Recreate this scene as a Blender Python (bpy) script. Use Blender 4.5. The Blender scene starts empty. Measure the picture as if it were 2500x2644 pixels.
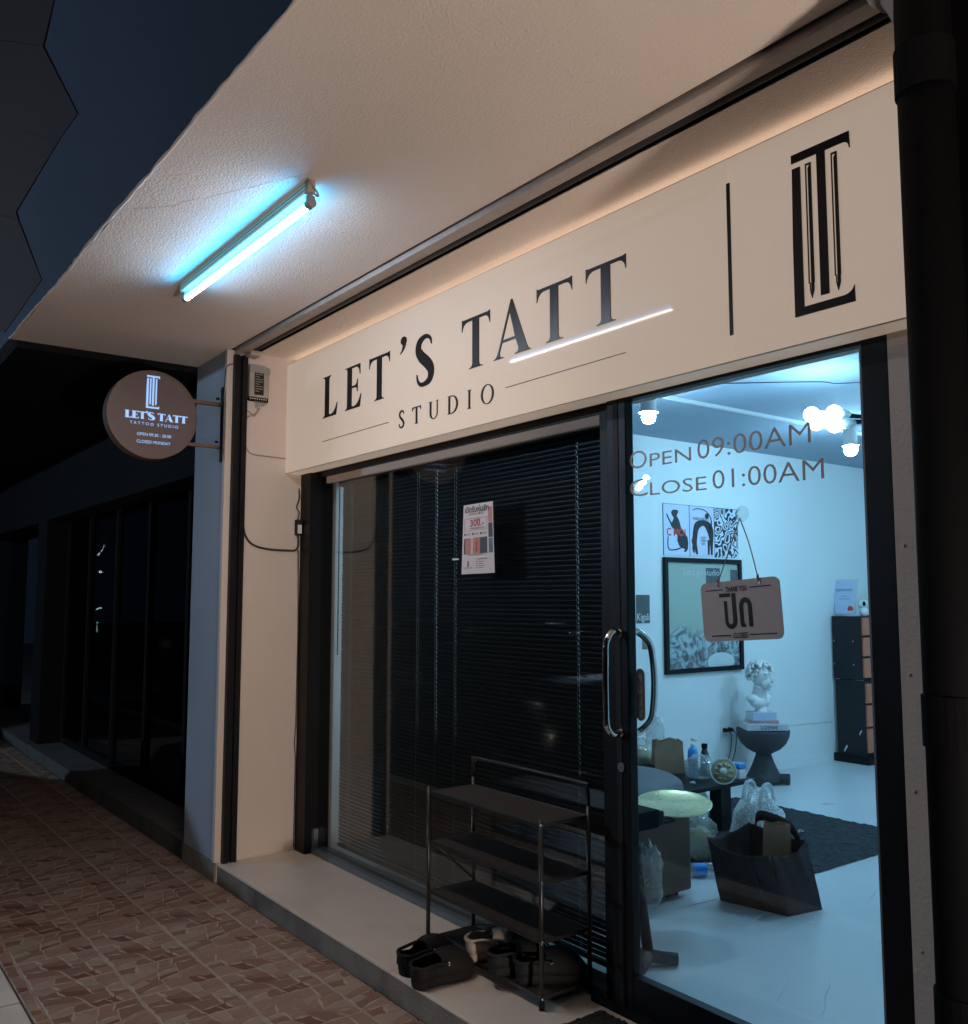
import bpy, bmesh, math, random
from mathutils import Vector, Matrix
random.seed(7)
sc = bpy.context.scene
COL = sc.collection
# ------------------------------------------------------------------ camera
# measured from the photograph's vanishing points (photo pixels 2500 x 2644)
F, CX, CY = 2383.0, 1250.0, 1322.0
def _ray(u, v): return Vector((u-CX, -(v-CY), -F)).normalized()
_X = -_ray(-540, 1545); _Y = _ray(4450, 1545); _Y = (_Y-_X*_Y.dot(_X)).normalized(); _Z = _X.cross(_Y)
RM = Matrix((_X, _Y, _Z))                       # camera -> world
CAM = Vector((4.958, -1.909, 1.52))
def wd(u, v): return RM @ _ray(u, v)
def at_x(u, v, x): d = wd(u, v); return CAM+d*((x-CAM.x)/d.x)
def at_y(u, v, y): d = wd(u, v); return CAM+d*((y-CAM.y)/d.y)
def at_z(u, v, z): d = wd(u, v); return CAM+d*((z-CAM.z)/d.z)
cd = bpy.data.cameras.new('camera'); cam = bpy.data.objects.new('camera', cd); COL.objects.link(cam)
cam.matrix_world = Matrix.Translation(CAM) @ RM.to_4x4()
cd.sensor_fit = 'HORIZONTAL'; cd.sensor_width = 36; cd.lens = 36*F/2500
cd.clip_start = .05; cd.clip_end = 400
sc.camera = cam
# ------------------------------------------------------------------ night sky, exposure
w = bpy.data.worlds.new('World'); sc.world = w; w.use_nodes = True
bg = w.node_tree.nodes['Background']; bg.inputs[0].default_value = (.25, .42, .8, 1); bg.inputs[1].default_value = .012
sc.view_settings.view_transform = 'Standard'; sc.view_settings.look = 'None'
sc.view_settings.exposure = 0; sc.view_settings.gamma = 1; sc.view_settings.use_curve_mapping = False
cy = sc.cycles; cy.use_denoising = True; cy.max_bounces = 10; cy.diffuse_bounces = 4; cy.glossy_bounces = 4
cy.transparent_max_bounces = 24; cy.transmission_bounces = 6; cy.caustics_reflective = False; cy.caustics_refractive = False
cy.sample_clamp_indirect = 4.0
TUBE_W, TUBE_C = 165.0, 42.0          # fluorescent tube: underside / upper side
SIGN_E = .34                        # light box front
BULB_E = 390.0                       # bulbs in the studio
STREET_E = 2400.0                   # tube lamp across the road
FLOOD_E = 1080.0                    # warm floodlight further along the pavement

# ------------------------------------------------------------------ materials
def nt(m): return m.node_tree.nodes, m.node_tree.links
def mat(name, col, rough=.6, var=.0, scale=6.0, bump=0.0, bscale=60.0, metal=0.0, spec=.5, emit=None, es=0.0, alpha=None, stain=0.0, coat=0.0):
    m = bpy.data.materials.new(name); m.use_nodes = True
    N, L = nt(m); b = N['Principled BSDF']
    b.inputs['Base Color'].default_value = (*col, 1); b.inputs['Roughness'].default_value = rough
    b.inputs['Metallic'].default_value = metal; b.inputs['Specular IOR Level'].default_value = spec
    b.inputs['Coat Weight'].default_value = coat; b.inputs['Coat Roughness'].default_value = .03
    tc = N.new('ShaderNodeNewGeometry')
    src = tc.outputs['Position']
    if var or stain:
        n = N.new('ShaderNodeTexNoise'); n.inputs['Scale'].default_value = scale; n.inputs['Detail'].default_value = 8; n.inputs['Roughness'].default_value = .62
        L.new(src, n.inputs['Vector'])
        mx = N.new('ShaderNodeMix'); mx.data_type = 'RGBA'
        mx.inputs['A'].default_value = (*[max(0, c*(1-var)) for c in col], 1)
        mx.inputs['B'].default_value = (*[min(1, c*(1+var)) for c in col], 1)
        L.new(n.outputs['Fac'], mx.inputs['Factor']); out = mx.outputs['Result']
        if stain:
            n2 = N.new('ShaderNodeTexNoise'); n2.inputs['Scale'].default_value = scale*.35; n2.inputs['Detail'].default_value = 10; n2.inputs['Distortion'].default_value = .6
            L.new(src, n2.inputs['Vector'])
            rp = N.new('ShaderNodeMapRange'); rp.inputs['From Min'].default_value = .52; rp.inputs['From Max'].default_value = .75; rp.inputs['To Max'].default_value = stain
            L.new(n2.outputs['Fac'], rp.inputs['Value'])
            m2 = N.new('ShaderNodeMix'); m2.data_type = 'RGBA'; L.new(rp.outputs['Result'], m2.inputs['Factor']); L.new(out, m2.inputs['A'])
            m2.inputs['B'].default_value = (*[c*.45 for c in col], 1); out = m2.outputs['Result']
        L.new(out, b.inputs['Base Color'])
        rr = N.new('ShaderNodeMapRange'); rr.inputs['To Min'].default_value = max(.02, rough-.12); rr.inputs['To Max'].default_value = min(1, rough+.12)
        L.new(n.outputs['Fac'], rr.inputs['Value']); L.new(rr.outputs['Result'], b.inputs['Roughness'])
    if bump:
        n = N.new('ShaderNodeTexNoise'); n.inputs['Scale'].default_value = bscale; n.inputs['Detail'].default_value = 6; n.inputs['Roughness'].default_value = .55
        L.new(src, n.inputs['Vector']); bp = N.new('ShaderNodeBump'); bp.inputs['Strength'].default_value = bump; bp.inputs['Distance'].default_value = .01
        L.new(n.outputs['Fac'], bp.inputs['Height']); L.new(bp.outputs['Normal'], b.inputs['Normal'])
    if emit:
        b.inputs['Emission Color'].default_value = (*emit, 1); b.inputs['Emission Strength'].default_value = es
    if alpha is not None: b.inputs['Alpha'].default_value = alpha
    return m
def glass(name, tint=(1, 1, 1), f0=.04, rough=0.0, haze=0.0):
    m = bpy.data.materials.new(name); m.use_nodes = True; N, L = nt(m); N.clear()
    o = N.new('ShaderNodeOutputMaterial'); t = N.new('ShaderNodeBsdfTransparent'); t.inputs[0].default_value = (*tint, 1)
    g = N.new('ShaderNodeBsdfGlossy'); g.inputs['Roughness'].default_value = rough
    lw = N.new('ShaderNodeLayerWeight'); lw.inputs[0].default_value = .5
    p = N.new('ShaderNodeMath'); p.operation = 'POWER'; p.inputs[1].default_value = 5; L.new(lw.outputs['Facing'], p.inputs[0])
    a = N.new('ShaderNodeMath'); a.operation = 'MULTIPLY_ADD'; a.inputs[1].default_value = 1-f0; a.inputs[2].default_value = f0; L.new(p.outputs[0], a.inputs[0])
    x = N.new('ShaderNodeMixShader'); L.new(a.outputs[0], x.inputs[0]); L.new(t.outputs[0], x.inputs[1]); L.new(g.outputs[0], x.inputs[2])
    last = x.outputs[0]
    if haze:
        d = N.new('ShaderNodeBsdfDiffuse'); d.inputs[0].default_value = (.8, .85, .85, 1)
        n = N.new('ShaderNodeTexNoise'); n.inputs['Scale'].default_value = 22; n.inputs['Detail'].default_value = 4; n.inputs['Distortion'].default_value = 2.0
        r = N.new('ShaderNodeMapRange'); r.inputs['From Min'].default_value = .35; r.inputs['From Max'].default_value = .75; r.inputs['To Min'].default_value = haze*.3; r.inputs['To Max'].default_value = haze*1.6
        L.new(n.outputs['Fac'], r.inputs['Value'])
        y = N.new('ShaderNodeMixShader'); L.new(r.outputs[0], y.inputs[0]); L.new(last, y.inputs[1]); L.new(d.outputs[0], y.inputs[2]); last = y.outputs[0]
    L.new(last, o.inputs[0]); return m
M = {}
M['soffit'] = mat('soffit_plaster', (.82, .69, .60), .75, .07, 1.6, .5, 125, stain=.20)
M['cream'] = mat('cream_wall_paint', (.66, .55, .475), .6, .07, 3, .30, 90, stain=.16)
M['pipeblack'] = mat('black_pipe_paint', (.0035, .0035, .004), .75, .2, 6, .1, 80, spec=.06)
M['bluelit'] = mat('blue_light_tint', (.33, .37, .44), .7, .10, 4, .25, 90, stain=.25)  # cool light falling on the pillar front is mixed into this colour
M['navy'] = mat('navy_facade_paint', (.075, .098, .135), .8, .10, 1.5, .3, 40)
M['brownclad'] = mat('brown_cladding', (.062, .034, .024), .75, .15, 3, .2, 60)
M['darkpaint'] = mat('dark_paint', (.018, .017, .018), .6, .2, 5, .2, 60, spec=.25)
M['black'] = mat('black_aluminium', (.008, .008, .009), .42, .2, 8, .04, 200, spec=.18)
M['blackmatte'] = mat('black_matte', (.009, .009, .010), .8, .2, 8, .1, 120, spec=.12)
M['steelgrey'] = mat('grey_steel_strip', (.16, .18, .20), .45, .25, 10, .1, 100, metal=.3)
M['rail'] = mat('weathered_rail', (.42, .35, .30), .6, .25, 9, .3, 60, stain=.5)
M['concrete'] = mat('concrete', (.20, .18, .16), .9, .45, 9, .7, 70, stain=.95)
M['steptile'] = mat('beige_step_slab', (.72, .62, .54), .42, .10, 6, .08, 120, stain=.25)
M['kerbwhite'] = mat('white_kerb_paint', (.75, .70, .66), .6, .12, 6, .3, 60, stain=.3)
M['asphalt'] = mat('asphalt', (.045, .045, .046), .9, .3, 20, .6, 160)
M['ink'] = mat('black_vinyl', (.012, .009, .008), .34, .1, 9, spec=.22)
M['brownvinyl'] = mat('taupe_vinyl', (.42, .34, .29), .45, .05, 20)
M['chrome'] = mat('chrome', (.75, .74, .72), .12, 0, metal=1)
M['whitepl'] = mat('white_plastic', (.72, .72, .70), .4, .06, 12)
M['greypl'] = mat('grey_plastic', (.30, .28, .27), .5, .1, 12)
M['wire'] = mat('dark_wire', (.03, .027, .025), .5)
M['wirelight'] = mat('grey_wire', (.35, .31, .28), .5)
M['glass'] = glass('window_glass', (.86, .90, .90), .085)
M['doorglass'] = glass('door_glass', (.95, .98, .98), .03)
M['darkglass'] = glass('dark_glass', (.12, .13, .14), .05)
M['acrylic'] = glass('clear_acrylic', (.94, .96, .96), .06, .02)
M['film'] = glass('clear_plastic_film', (.93, .95, .95), .10, .12, .24)
M['filmwhite'] = glass('white_plastic_bag', (.93, .95, .95), .06, .25, .66)
M['slat'] = mat('dark_blind_slat', (.013, .0125, .0125), .42, .1, 12)
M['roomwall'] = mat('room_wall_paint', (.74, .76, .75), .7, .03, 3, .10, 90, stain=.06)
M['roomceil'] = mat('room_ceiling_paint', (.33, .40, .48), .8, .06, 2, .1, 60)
M['vinylfloor'] = mat('pale_vinyl_floor', (.60, .625, .64), .32, .08, 3, .25, 5, stain=.18)
M['stone1'] = mat('tile_stone_tan', (.31, .195, .140), .55, .30, 30, .25, 110)
M['stone2'] = mat('tile_stone_pink_grey', (.33, .215, .170), .55, .30, 30, .25, 110)
M['stone3'] = mat('tile_stone_red_brown', (.175, .074, .052), .55, .35, 30, .25, 110)
M['stone4'] = mat('tile_stone_pale', (.36, .275, .21), .55, .28, 30, .25, 110)
M['stone5'] = mat('tile_stone_umber', (.24, .14, .10), .55, .32, 30, .25, 110)
M['grout'] = mat('tile_grout', (.50, .415, .345), .85, .25, 30, .4, 110)

# ------------------------------------------------------------------ mesh helpers
def bx(bm, x0, x1, y0, y1, z0, z1, bev=0.0, mi=0):
    vs = [bm.verts.new((x, y, z)) for x in (x0, x1) for y in (y0, y1) for z in (z0, z1)]
    fs = [bm.faces.new([vs[i] for i in q]) for q in ((0,1,3,2),(4,6,7,5),(0,4,5,1),(2,3,7,6),(0,2,6,4),(1,5,7,3))]
    for f in fs: f.material_index = mi
    if bev:
        es = list({e for f in fs for e in f.edges})
        r = bmesh.ops.bevel(bm, geom=es, offset=bev, segments=2, affect='EDGES', profile=.6)
    return vs
def tube(bm, pts, r, n=8, closed=False, cap=True):
    pts = [Vector(p) for p in pts]; rings = []
    m = len(pts); up = None
    for i, p in enumerate(pts):
        a = pts[i-1] if (i > 0 or closed) else p; b = pts[(i+1) % m] if (i < m-1 or closed) else p
        t = (b-a).normalized()
        if up is None:
            up = Vector((0, 0, 1)) if abs(t.z) < .9 else Vector((1, 0, 0))
        s = t.cross(up).normalized(); u2 = s.cross(t).normalized(); up = u2
        rr = r[i] if isinstance(r, (list, tuple)) else r
        rings.append([bm.verts.new(p+(s*math.cos(2*math.pi*k/n)+u2*math.sin(2*math.pi*k/n))*rr) for k in range(n)])
    for i in range(m if closed else m-1):
        A, B = rings[i], rings[(i+1) % m]
        for k in range(n):
            f = bm.faces.new((A[k], A[(k+1) % n], B[(k+1) % n], B[k])); f.smooth = True
    if cap and not closed:
        bm.faces.new(list(reversed(rings[0]))); bm.faces.new(rings[-1])
def lathe(bm, prof, c=(0, 0, 0), n=24, axis='Z', smooth=True, mi=0, cap=True):
    c = Vector(c); rings = []
    for r, h in prof:
        ring = []
        for k in range(n):
            a = 2*math.pi*k/n; x, y = r*math.cos(a), r*math.sin(a)
            v = {'Z': (x, y, h), 'X': (h, x, y), 'Y': (x, h, y)}[axis]
            ring.append(bm.verts.new(c+Vector(v)))
        rings.append(ring)
    for A, B in zip(rings, rings[1:]):
        for k in range(n):
            f = bm.faces.new((A[k], A[(k+1) % n], B[(k+1) % n], B[k])); f.smooth = smooth; f.material_index = mi
    if cap and prof[0][0] > 1e-5: f = bm.faces.new(list(reversed(rings[0]))); f.material_index = mi
    if cap and prof[-1][0] > 1e-5: f = bm.faces.new(rings[-1]); f.material_index = mi
    bmesh.ops.remove_doubles(bm, verts=[v for r in rings for v in r], dist=1e-5)
def blob(bm, c, r, n=16, rot=None, noise=0.0, seed=0):
    m = Matrix.Translation(c) @ (rot.to_4x4() if rot else Matrix.Identity(4)) @ Matrix.Diagonal((*r, 1))
    res = bmesh.ops.create_uvsphere(bm, u_segments=n, v_segments=max(6, n*2//3), radius=1, matrix=m)
    rnd = random.Random(seed)
    for v in res['verts']:
        if noise:
            d = (v.co-Vector(c)); v.co = Vector(c)+d*(1+rnd.uniform(-noise, noise))
        for f in v.link_faces: f.smooth = True
    return res['verts']
def prism(bm, pts, thick, mp):
    """flat outline (2d) -> solid; mp maps (a, b, depth) to world"""
    A = [bm.verts.new(mp(a, b, 0)) for a, b in pts]; B = [bm.verts.new(mp(a, b, thick)) for a, b in pts]
    bm.faces.new(A); bm.faces.new(list(reversed(B)))
    k = len(pts)
    for i in range(k): bm.faces.new((A[i], B[i], B[(i+1) % k], A[(i+1) % k]))
def finish(bm):
    bmesh.ops.recalc_face_normals(bm, faces=bm.faces[:])
def base_of(p):
    v = Vector((0, 0, 0))
    while p is not None: v = v+p.location; p = p.parent
    return v
def obj(name, bm, mats, parent=None, loc=None, smooth=None):
    """links a bmesh given in world coordinates as one mesh object"""
    finish(bm); me = bpy.data.meshes.new(name)
    org = Vector(loc) if loc is not None else (base_of(parent) if parent else Vector((0, 0, 0)))
    if loc is not None and parent: org = Vector(loc)
    for v in bm.verts: v.co -= org
    if smooth:
        for f in bm.faces: f.smooth = True
    bm.to_mesh(me); bm.free()
    for m in (mats if isinstance(mats, (list, tuple)) else [mats]): me.materials.append(M[m] if isinstance(m, str) else m)
    o = bpy.data.objects.new(name, me); COL.objects.link(o)
    if parent:
        o.parent = parent; o.location = org-base_of(parent)
    else: o.location = org
    if smooth == 'auto':
        pass
    return o
def meshobj(name, me, m, parent=None):
    me.materials.clear(); me.materials.append(M[m] if isinstance(m, str) else m)
    o = bpy.data.objects.new(name, me); COL.objects.link(o)
    if parent:
        o.parent = parent; o.location = (0, 0, 0)
        b = base_of(parent)
        for v in me.vertices: v.co = v.co-b
    return o
def thing(name, label, cat, loc=(0, 0, 0), group=None):
    o = bpy.data.objects.new(name, None); COL.objects.link(o); o.location = loc; o.empty_display_size = .1
    o['label'] = label; o['category'] = cat
    if group: o['group'] = group
    return o
def tag(o, label, cat, group=None):
    o['label'] = label; o['category'] = cat
    if group: o['group'] = group
    return o
def struct(o): o['kind'] = 'structure'; return o
def quick(name, m, parent, *boxes, bev=0.0):
    bm = bmesh.new()
    for b in boxes: bx(bm, *b, bev=bev)
    return obj(name, bm, m, parent)

# ---- lettering
def arcp(cx, cy_, rx, ry, a0, a1, n=10):
    return [(cx+rx*math.cos(math.radians(a0+(a1-a0)*i/n)), cy_+ry*math.sin(math.radians(a0+(a1-a0)*i/n))) for i in range(n+1)]
def qb(p0, p1, p2, n=7):
    return [((1-t)**2*p0[0]+2*t*(1-t)*p1[0]+t*t*p2[0], (1-t)**2*p0[1]+2*t*(1-t)*p1[1]+t*t*p2[1]) for t in [i/n for i in range(n+1)]]
def catmull(P, k=8):
    out = []
    for i in range(len(P)-1):
        p0 = P[max(i-1, 0)]; p1 = P[i]; p2 = P[i+1]; p3 = P[min(i+2, len(P)-1)]
        for j in range(k):
            t = j/k
            out.append(tuple(.5*((2*p1[d])+(-p0[d]+p2[d])*t+(2*p0[d]-5*p1[d]+4*p2[d]-p3[d])*t*t+(-p0[d]+3*p1[d]-3*p2[d]+p3[d])*t**3) for d in range(len(p1))))
    out.append(tuple(P[-1])); return out
def glyph(ch, st=.20, th=.045):
    s = st/2; o = []
    if ch == 'T':
        W, c, fs = .90, .45, s+.11
        o = [(0, 1), (.06, .985), (W-.06, .985), (W, 1)] + qb((W, .765), (W-.03, 1-th-.02), (W-.20, 1-th-.025)) + [(c+s, 1-th-.025)]
        o += qb((c+s, .10), (c+s, .02), (c+fs, .012)) + [(c+fs, 0), (c-fs, 0)] + qb((c-fs, .012), (c-s, .02), (c-s, .10))
        o += [(c-s, 1-th-.025)] + qb((.20, 1-th-.025), (.03, 1-th-.02), (0, .765))
        return W, [o]
    if ch in 'LE':
        x0 = .11; x1 = x0+st; W = .75 if ch == 'L' else .77
        o = [(0, 1), (0, .988)] + qb((0, .988), (x0, .98), (x0, .90)) + qb((x0, .10), (x0, .02), (0, .012)) + [(0, 0), (W-.06, 0), (W, .29), (W-.015, .29)]
        o += qb((W-.015, .29), (W-.12, th+.015), (x1+.10, th)) + [(x1, th+.03)]
        if ch == 'L':
            o += qb((x1, .90), (x1, .98), (x1+.10, .988)) + [(x1+.10, 1)]
        else:
            o += [(x1, .485), (x1+.16, .485)] + qb((x1+.16, .485), (.58, .48), (.585, .37)) + [(.60, .37), (.60, .66), (.585, .66)] + qb((.585, .66), (.58, .54), (x1+.16, .485+th)) + [(x1, .485+th)]
            o += [(x1, 1-th), (x1+.2, 1-th)] + qb((x1+.2, 1-th), (.69, 1-th-.01), (.70, .76)) + [(.715, .76), (.71, 1)]
        return W, [o]
    if ch == 'I':
        W = st+.22; a, b = .11, .11+st
        o = [(0, 1), (0, .988)] + qb((0, .988), (a, .98), (a, .90)) + qb((a, .10), (a, .02), (0, .012)) + [(0, 0), (W, 0)] + qb((W, .012), (b, .02), (b, .10)) + qb((b, .90), (b, .98), (W, .988)) + [(W, 1)]
        return W, [o]
    if ch == 'A':
        W = 1.07
        o = [(0, 0), (0, .012)] + qb((0, .012), (.09, .02), (.13, .11), 4) + [(.515, 1.03), (.55, 1.03), (.955, .11)] + qb((.955, .11), (1.0, .02), (W, .012), 4) + [(W, 0), (.62, 0), (.62, .012)]
        r = .955-st*1.12
        o += qb((.62, .012), (r+.02, .02), (r, .11), 4) + [(r-.075, .28), (.245, .28)] + qb((.175, .11), (.15, .02), (.28, .012), 4) + [(.28, 0)]
        h = [(.265, .28+th), (r-.075-th*.4, .28+th), (.475, .82)]
        return W, [o, h]
    if ch == 'O':
        W = 1.05; e = arcp(W/2, .5, W/2, .525, 0, 360, 36)[:-1]; h = arcp(W/2, .5, W/2-st*.9, .525-th, 0, 360, 36)[:-1]
        return W, [e, list(reversed(h))]
    if ch == 'D':
        W = .98; x0, x1 = .10, .10+st
        o = [(0, 1), (0, .988), (x0, .97), (x0, .03), (0, .012), (0, 0), (.42, 0)] + arcp(.42, .5, W-.42, .5, -90, 90, 20)
        h = [(x1, th), (.40, th)] + arcp(.40, .5, W-.40-st, .5-th, -90, 90, 20) + [(x1, 1-th)]
        return W, [o, list(reversed(h))]
    if ch == 'U':
        W = .95; a, b = .09, .09+st; c, d = W-.09-th*1.3, W-.09
        o = [(0, 1), (0, .985), (a, .965), (a, .32)] + arcp((a+d)/2, .32, (d-a)/2, .335, 180, 360, 18) + [(d, .965), (W, .985), (W, 1), (c-.10, 1), (c-.10, .985), (c, .965), (c, .32)]
        o += list(reversed(arcp((b+c)/2, .32, (c-b)/2, .335-th, 180, 360, 18))) + [(b, .965), (b+.09, .985), (b+.09, 1)]
        return W, [o]
    if ch == 'S':
        k = st/.20
        P = catmull([(.575, .80, .012), (.54, .91, .03), (.43, .985, .042), (.27, .985, .055), (.12, .90, .085*k), (.085, .75, .10*k), (.20, .60, .115*k), (.38, .47, .12*k), (.53, .33, .115*k), (.565, .20, .10*k), (.50, .07, .075*k), (.34, .015, .05), (.18, .02, .042), (.07, .11, .03), (.03, .25, .012)], 5)
        Lf, Rt = [], []
        for i, p in enumerate(P):
            a, b = P[max(0, i-1)], P[min(len(P)-1, i+1)]; tx, ty = b[0]-a[0], b[1]-a[1]; l = math.hypot(tx, ty) or 1
            nx, ny = -ty/l, tx/l; Lf.append((p[0]+nx*p[2], p[1]+ny*p[2])); Rt.append((p[0]-nx*p[2], p[1]-ny*p[2]))
        return .66, [Lf+list(reversed(Rt))]
    if ch == "'":
        o = arcp(.13, .86, .105, .13, 200, -40, 14) + qb((.215, .80), (.19, .60), (0, .50)) + qb((.0, .515), (.10, .60), (.10, .74), 5)
        return .24, [o]
    return .3, []
def curve_mesh(outlines, depth):
    cu = bpy.data.curves.new('g', 'CURVE'); cu.dimensions = '2D'; cu.fill_mode = 'BOTH'; cu.extrude = depth/2
    for o in outlines:
        sp = cu.splines.new('POLY'); sp.points.add(len(o)-1); sp.use_cyclic_u = True
        for q, (x, y) in zip(sp.points, o): q.co = (x, y, 0, 1)
    return to_mesh(cu)
def to_mesh(cu):
    ob = bpy.data.objects.new('tmp', cu); COL.objects.link(ob); dg = bpy.context.evaluated_depsgraph_get(); dg.update()
    me = bpy.data.meshes.new_from_object(ob.evaluated_get(dg)); bpy.data.objects.remove(ob); bpy.data.curves.remove(cu); return me
def place(me, fn):
    for v in me.vertices: v.co = fn(*v.co)
    return me
def text(name, s, org, ux, uy, size, m, parent, align='LEFT', depth=.0008, wscale=1.0, bold=0.0, fit=None, lift=.001):
    """flat lettering: org = baseline start, ux / uy unit axes; fit = total width in metres"""
    cu = bpy.data.curves.new('t', 'FONT'); cu.body = s; cu.size = 1; cu.align_x = align; cu.extrude = .0; cu.offset = bold; cu.resolution_u = 3
    me = to_mesh(cu); ux = Vector(ux); uy = Vector(uy); n = ux.cross(uy); org = Vector(org)
    if len(me.vertices) == 0: return None
    k = size/.73; kx = k*wscale
    xs = [v.co.x for v in me.vertices]; x0 = min(xs)
    if fit: kx = fit/(max(xs)-x0)
    for v in me.vertices:
        x = (v.co.x-x0) if align == 'LEFT' else v.co.x
        v.co = org+ux*(x*kx)+uy*(v.co.y*k)+n*lift
    return meshobj(name, me, m, parent)
def serif(ch, x0, x1, z0, h, mp, m, parent, st, th, name='letter', depth=.004):
    W, o = glyph(ch, st, th)
    me = curve_mesh(o, 1.0)
    place(me, lambda x, y, z: mp(x0+(x1-x0)*x/W, z0+h*y, (z+.5)*depth))
    return meshobj(name, me, m, parent)
# ================================================================== GROUND
road = quick('road', 'asphalt', None, (-60, 60, -60, -1.29, -.30, -.13)); struct(road)
walk = quick('sidewalk', 'concrete', None, (-30, 14, -1.127, 6.3, -.32, -.010)); struct(walk)
kb = bmesh.new()
x = -12.0
kerb = thing('kerb', 'white painted kerb along the outer edge of the patterned tile sidewalk', 'kerb', (0, -1.2, -.3))
while x < 9:
    q = quick('kerb_stone', 'kerbwhite', kerb, (x, x+.994, -1.285, -1.130, -.30, .004), bev=.012); x += 1.0
# patterned tiles: moulded stone shapes on every tile
def clip(poly, a, b, c):          # keep a*x+b*y <= c
    out = []
    for i in range(len(poly)):
        p, q = poly[i], poly[(i+1) % len(poly)]; dp, dq = a*p[0]+b*p[1]-c, a*q[0]+b*q[1]-c
        if dp <= 0: out.append(p)
        if (dp < 0 < dq) or (dq < 0 < dp):
            t = dp/(dp-dq); out.append((p[0]+t*(q[0]-p[0]), p[1]+t*(q[1]-p[1])))
    return out
TW, TH = .310, .315
rt = random.Random(11)
def crazy(seed):
    r = random.Random(seed); todo = [[(.013, .013), (.987, .013), (.987, .987), (.013, .987)]]; out = []
    def area(p): return abs(sum(p[i][0]*p[(i+1) % len(p)][1]-p[(i+1) % len(p)][0]*p[i][1] for i in range(len(p))))/2
    while todo:
        p = todo.pop(); A = area(p)
        if A < r.uniform(.042, .118): out.append(p); continue
        w_ = max(a for a, b in p)-min(a for a, b in p); h_ = max(b for a, b in p)-min(b for a, b in p)
        cx_, cy2 = sum(a for a, b in p)/len(p)+r.uniform(-.12, .12)*w_, sum(b for a, b in p)/len(p)+r.uniform(-.12, .12)*h_
        th = (0 if w_ > h_*.8 else math.pi/2)+r.uniform(-.42, .42); a, b = math.cos(th), math.sin(th); c = a*cx_+b*cy2
        for q in (clip(p, a, b, c), clip(p, -a, -b, -c)):
            if len(q) > 2 and area(q) > .004: todo.append(q)
    return [(p, r.choice((0, 1, 3, 0, 1, 3, 2, 4, 2, 1, 4))) for p in out]
TM = ['stone1', 'stone2', 'stone3', 'stone4', 'stone5', 'grout']
def inset(poly, d):
    k = len(poly); P = [Vector(p) for p in poly]; c = sum(P, Vector((0, 0)))/k
    return [tuple(p+(c-p).normalized()*min(d, (c-p).length*.5)) for p in P]
def tile_mesh(y0, y1, cells):
    bm = bmesh.new(); bx(bm, .0015, TW-.0015, y0*TH+.0015, y1*TH-.0015, -.010, 0, mi=5)
    for poly, ci in cells:
        p = clip(clip(poly, 0, 1, y1-.008), 0, -1, -(y0+.008))
        if len(p) < 3: continue
        p = [(a*TW, b*TH) for a, b in p]
        # wavy edge points
        q = []
        for i in range(len(p)):
            a, b = Vector(p[i]), Vector(p[(i+1) % len(p)]); q.append(tuple(a)); m = (a+b)/2; d = (b-a)
            if d.length > .05:
                h = math.sin(m.x*91+m.y*57)*.006; m += Vector((-d.y, d.x)).normalized()*h; q.append(tuple(m))
        lo = inset(q, .0032); hi = inset(q, .0055)
        A = [bm.verts.new((a, b, 0)) for a, b in lo]; B = [bm.verts.new((a, b, .0022)) for a, b in hi]
        fs = [bm.faces.new(B)] + [bm.faces.new((A[i], A[(i+1) % len(A)], B[(i+1) % len(A)], B[i])) for i in range(len(A))]
        for f in fs: f.material_index = ci
    finish(bm); me = bpy.data.meshes.new('tile'); bm.to_mesh(me); bm.free()
    for t in TM: me.materials.append(M[t])
    return me
rows = [(-1.075-TH, 1-.048/TH, 1), (-1.075, 0, 1), (-.76, 0, 1), (-.445, 0, 1), (-.13, 0, .128/TH)]
for (y, a, b) in rows:
    mes = [tile_mesh(a, b, crazy(q)) for q in (5, 12, 31)]
    for i in range(-27, 8):
        o = bpy.data.objects.new('tile', mes[rt.choice((0, 0, 1, 2))]); COL.objects.link(o); o.parent = walk; o.location = (.594+i*TW, y, 0)
# ================================================================== BUILDING
B = thing('shop_building', 'cream shophouse front with a deep plastered soffit and recessed glazed shopfront', 'building', (0, 0, 0))
SZ = 2.923
# soffit with real trowel ridges
bm = bmesh.new(); bx(bm, -.508, 9, -1.03, .008, SZ, 3.06); obj('soffit', bm, 'soffit', B)
sp = random.Random(3)
bm = bmesh.new()      # trowel cracks and drips on the soffit
for pts in ([(.35, -1.0), (.62, -.86), (.80, -.80)], [(1.62, -1.0), (1.72, -.90), (1.80, -.86), (2.05, -.72), (2.25, -.62)], [(1.95, -.98), (2.02, -.93)], [(3.2, -.25), (3.35, -.12), (3.42, -.1)]):
    P = catmull([(a, b) for a, b in pts], 6); P = [(a, b+sp.uniform(-.006, .006), SZ-.0002) for a, b in P]
    tube(bm, P, [sp.uniform(.0004, .0012) for _ in P], 6)
for _ in range(70):
    c = (sp.uniform(-.4, 3.6), sp.uniform(-1.0, -.02), SZ); r = sp.uniform(.001, .0032); blob(bm, c, (r*sp.uniform(1, 2.2), r, r*.5), 6)
obj('plaster_ridges', bm, 'soffit', B)['kind'] = 'stuff'
quick('inner_soffit', 'soffit', B, (.0, 3.96, .166, .60, SZ-.001, 3.06))
quick('shutter_slot', 'blackmatte', B, (-.03, 3.96, .008, .012, SZ+.002, 3.2), (-.03, 3.96, .162, .166, SZ+.002, 3.2), (-.03, 3.96, .008, .166, 3.16, 3.2))
bm = bmesh.new(); bx(bm, .02, 3.95, .024, .062, 2.902, 2.95, .003); bx(bm, .02, 3.95, .064, .086, 2.906, 2.95, .002)
obj('shutter_bottom_rail', bm, 'rail', B)
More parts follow.
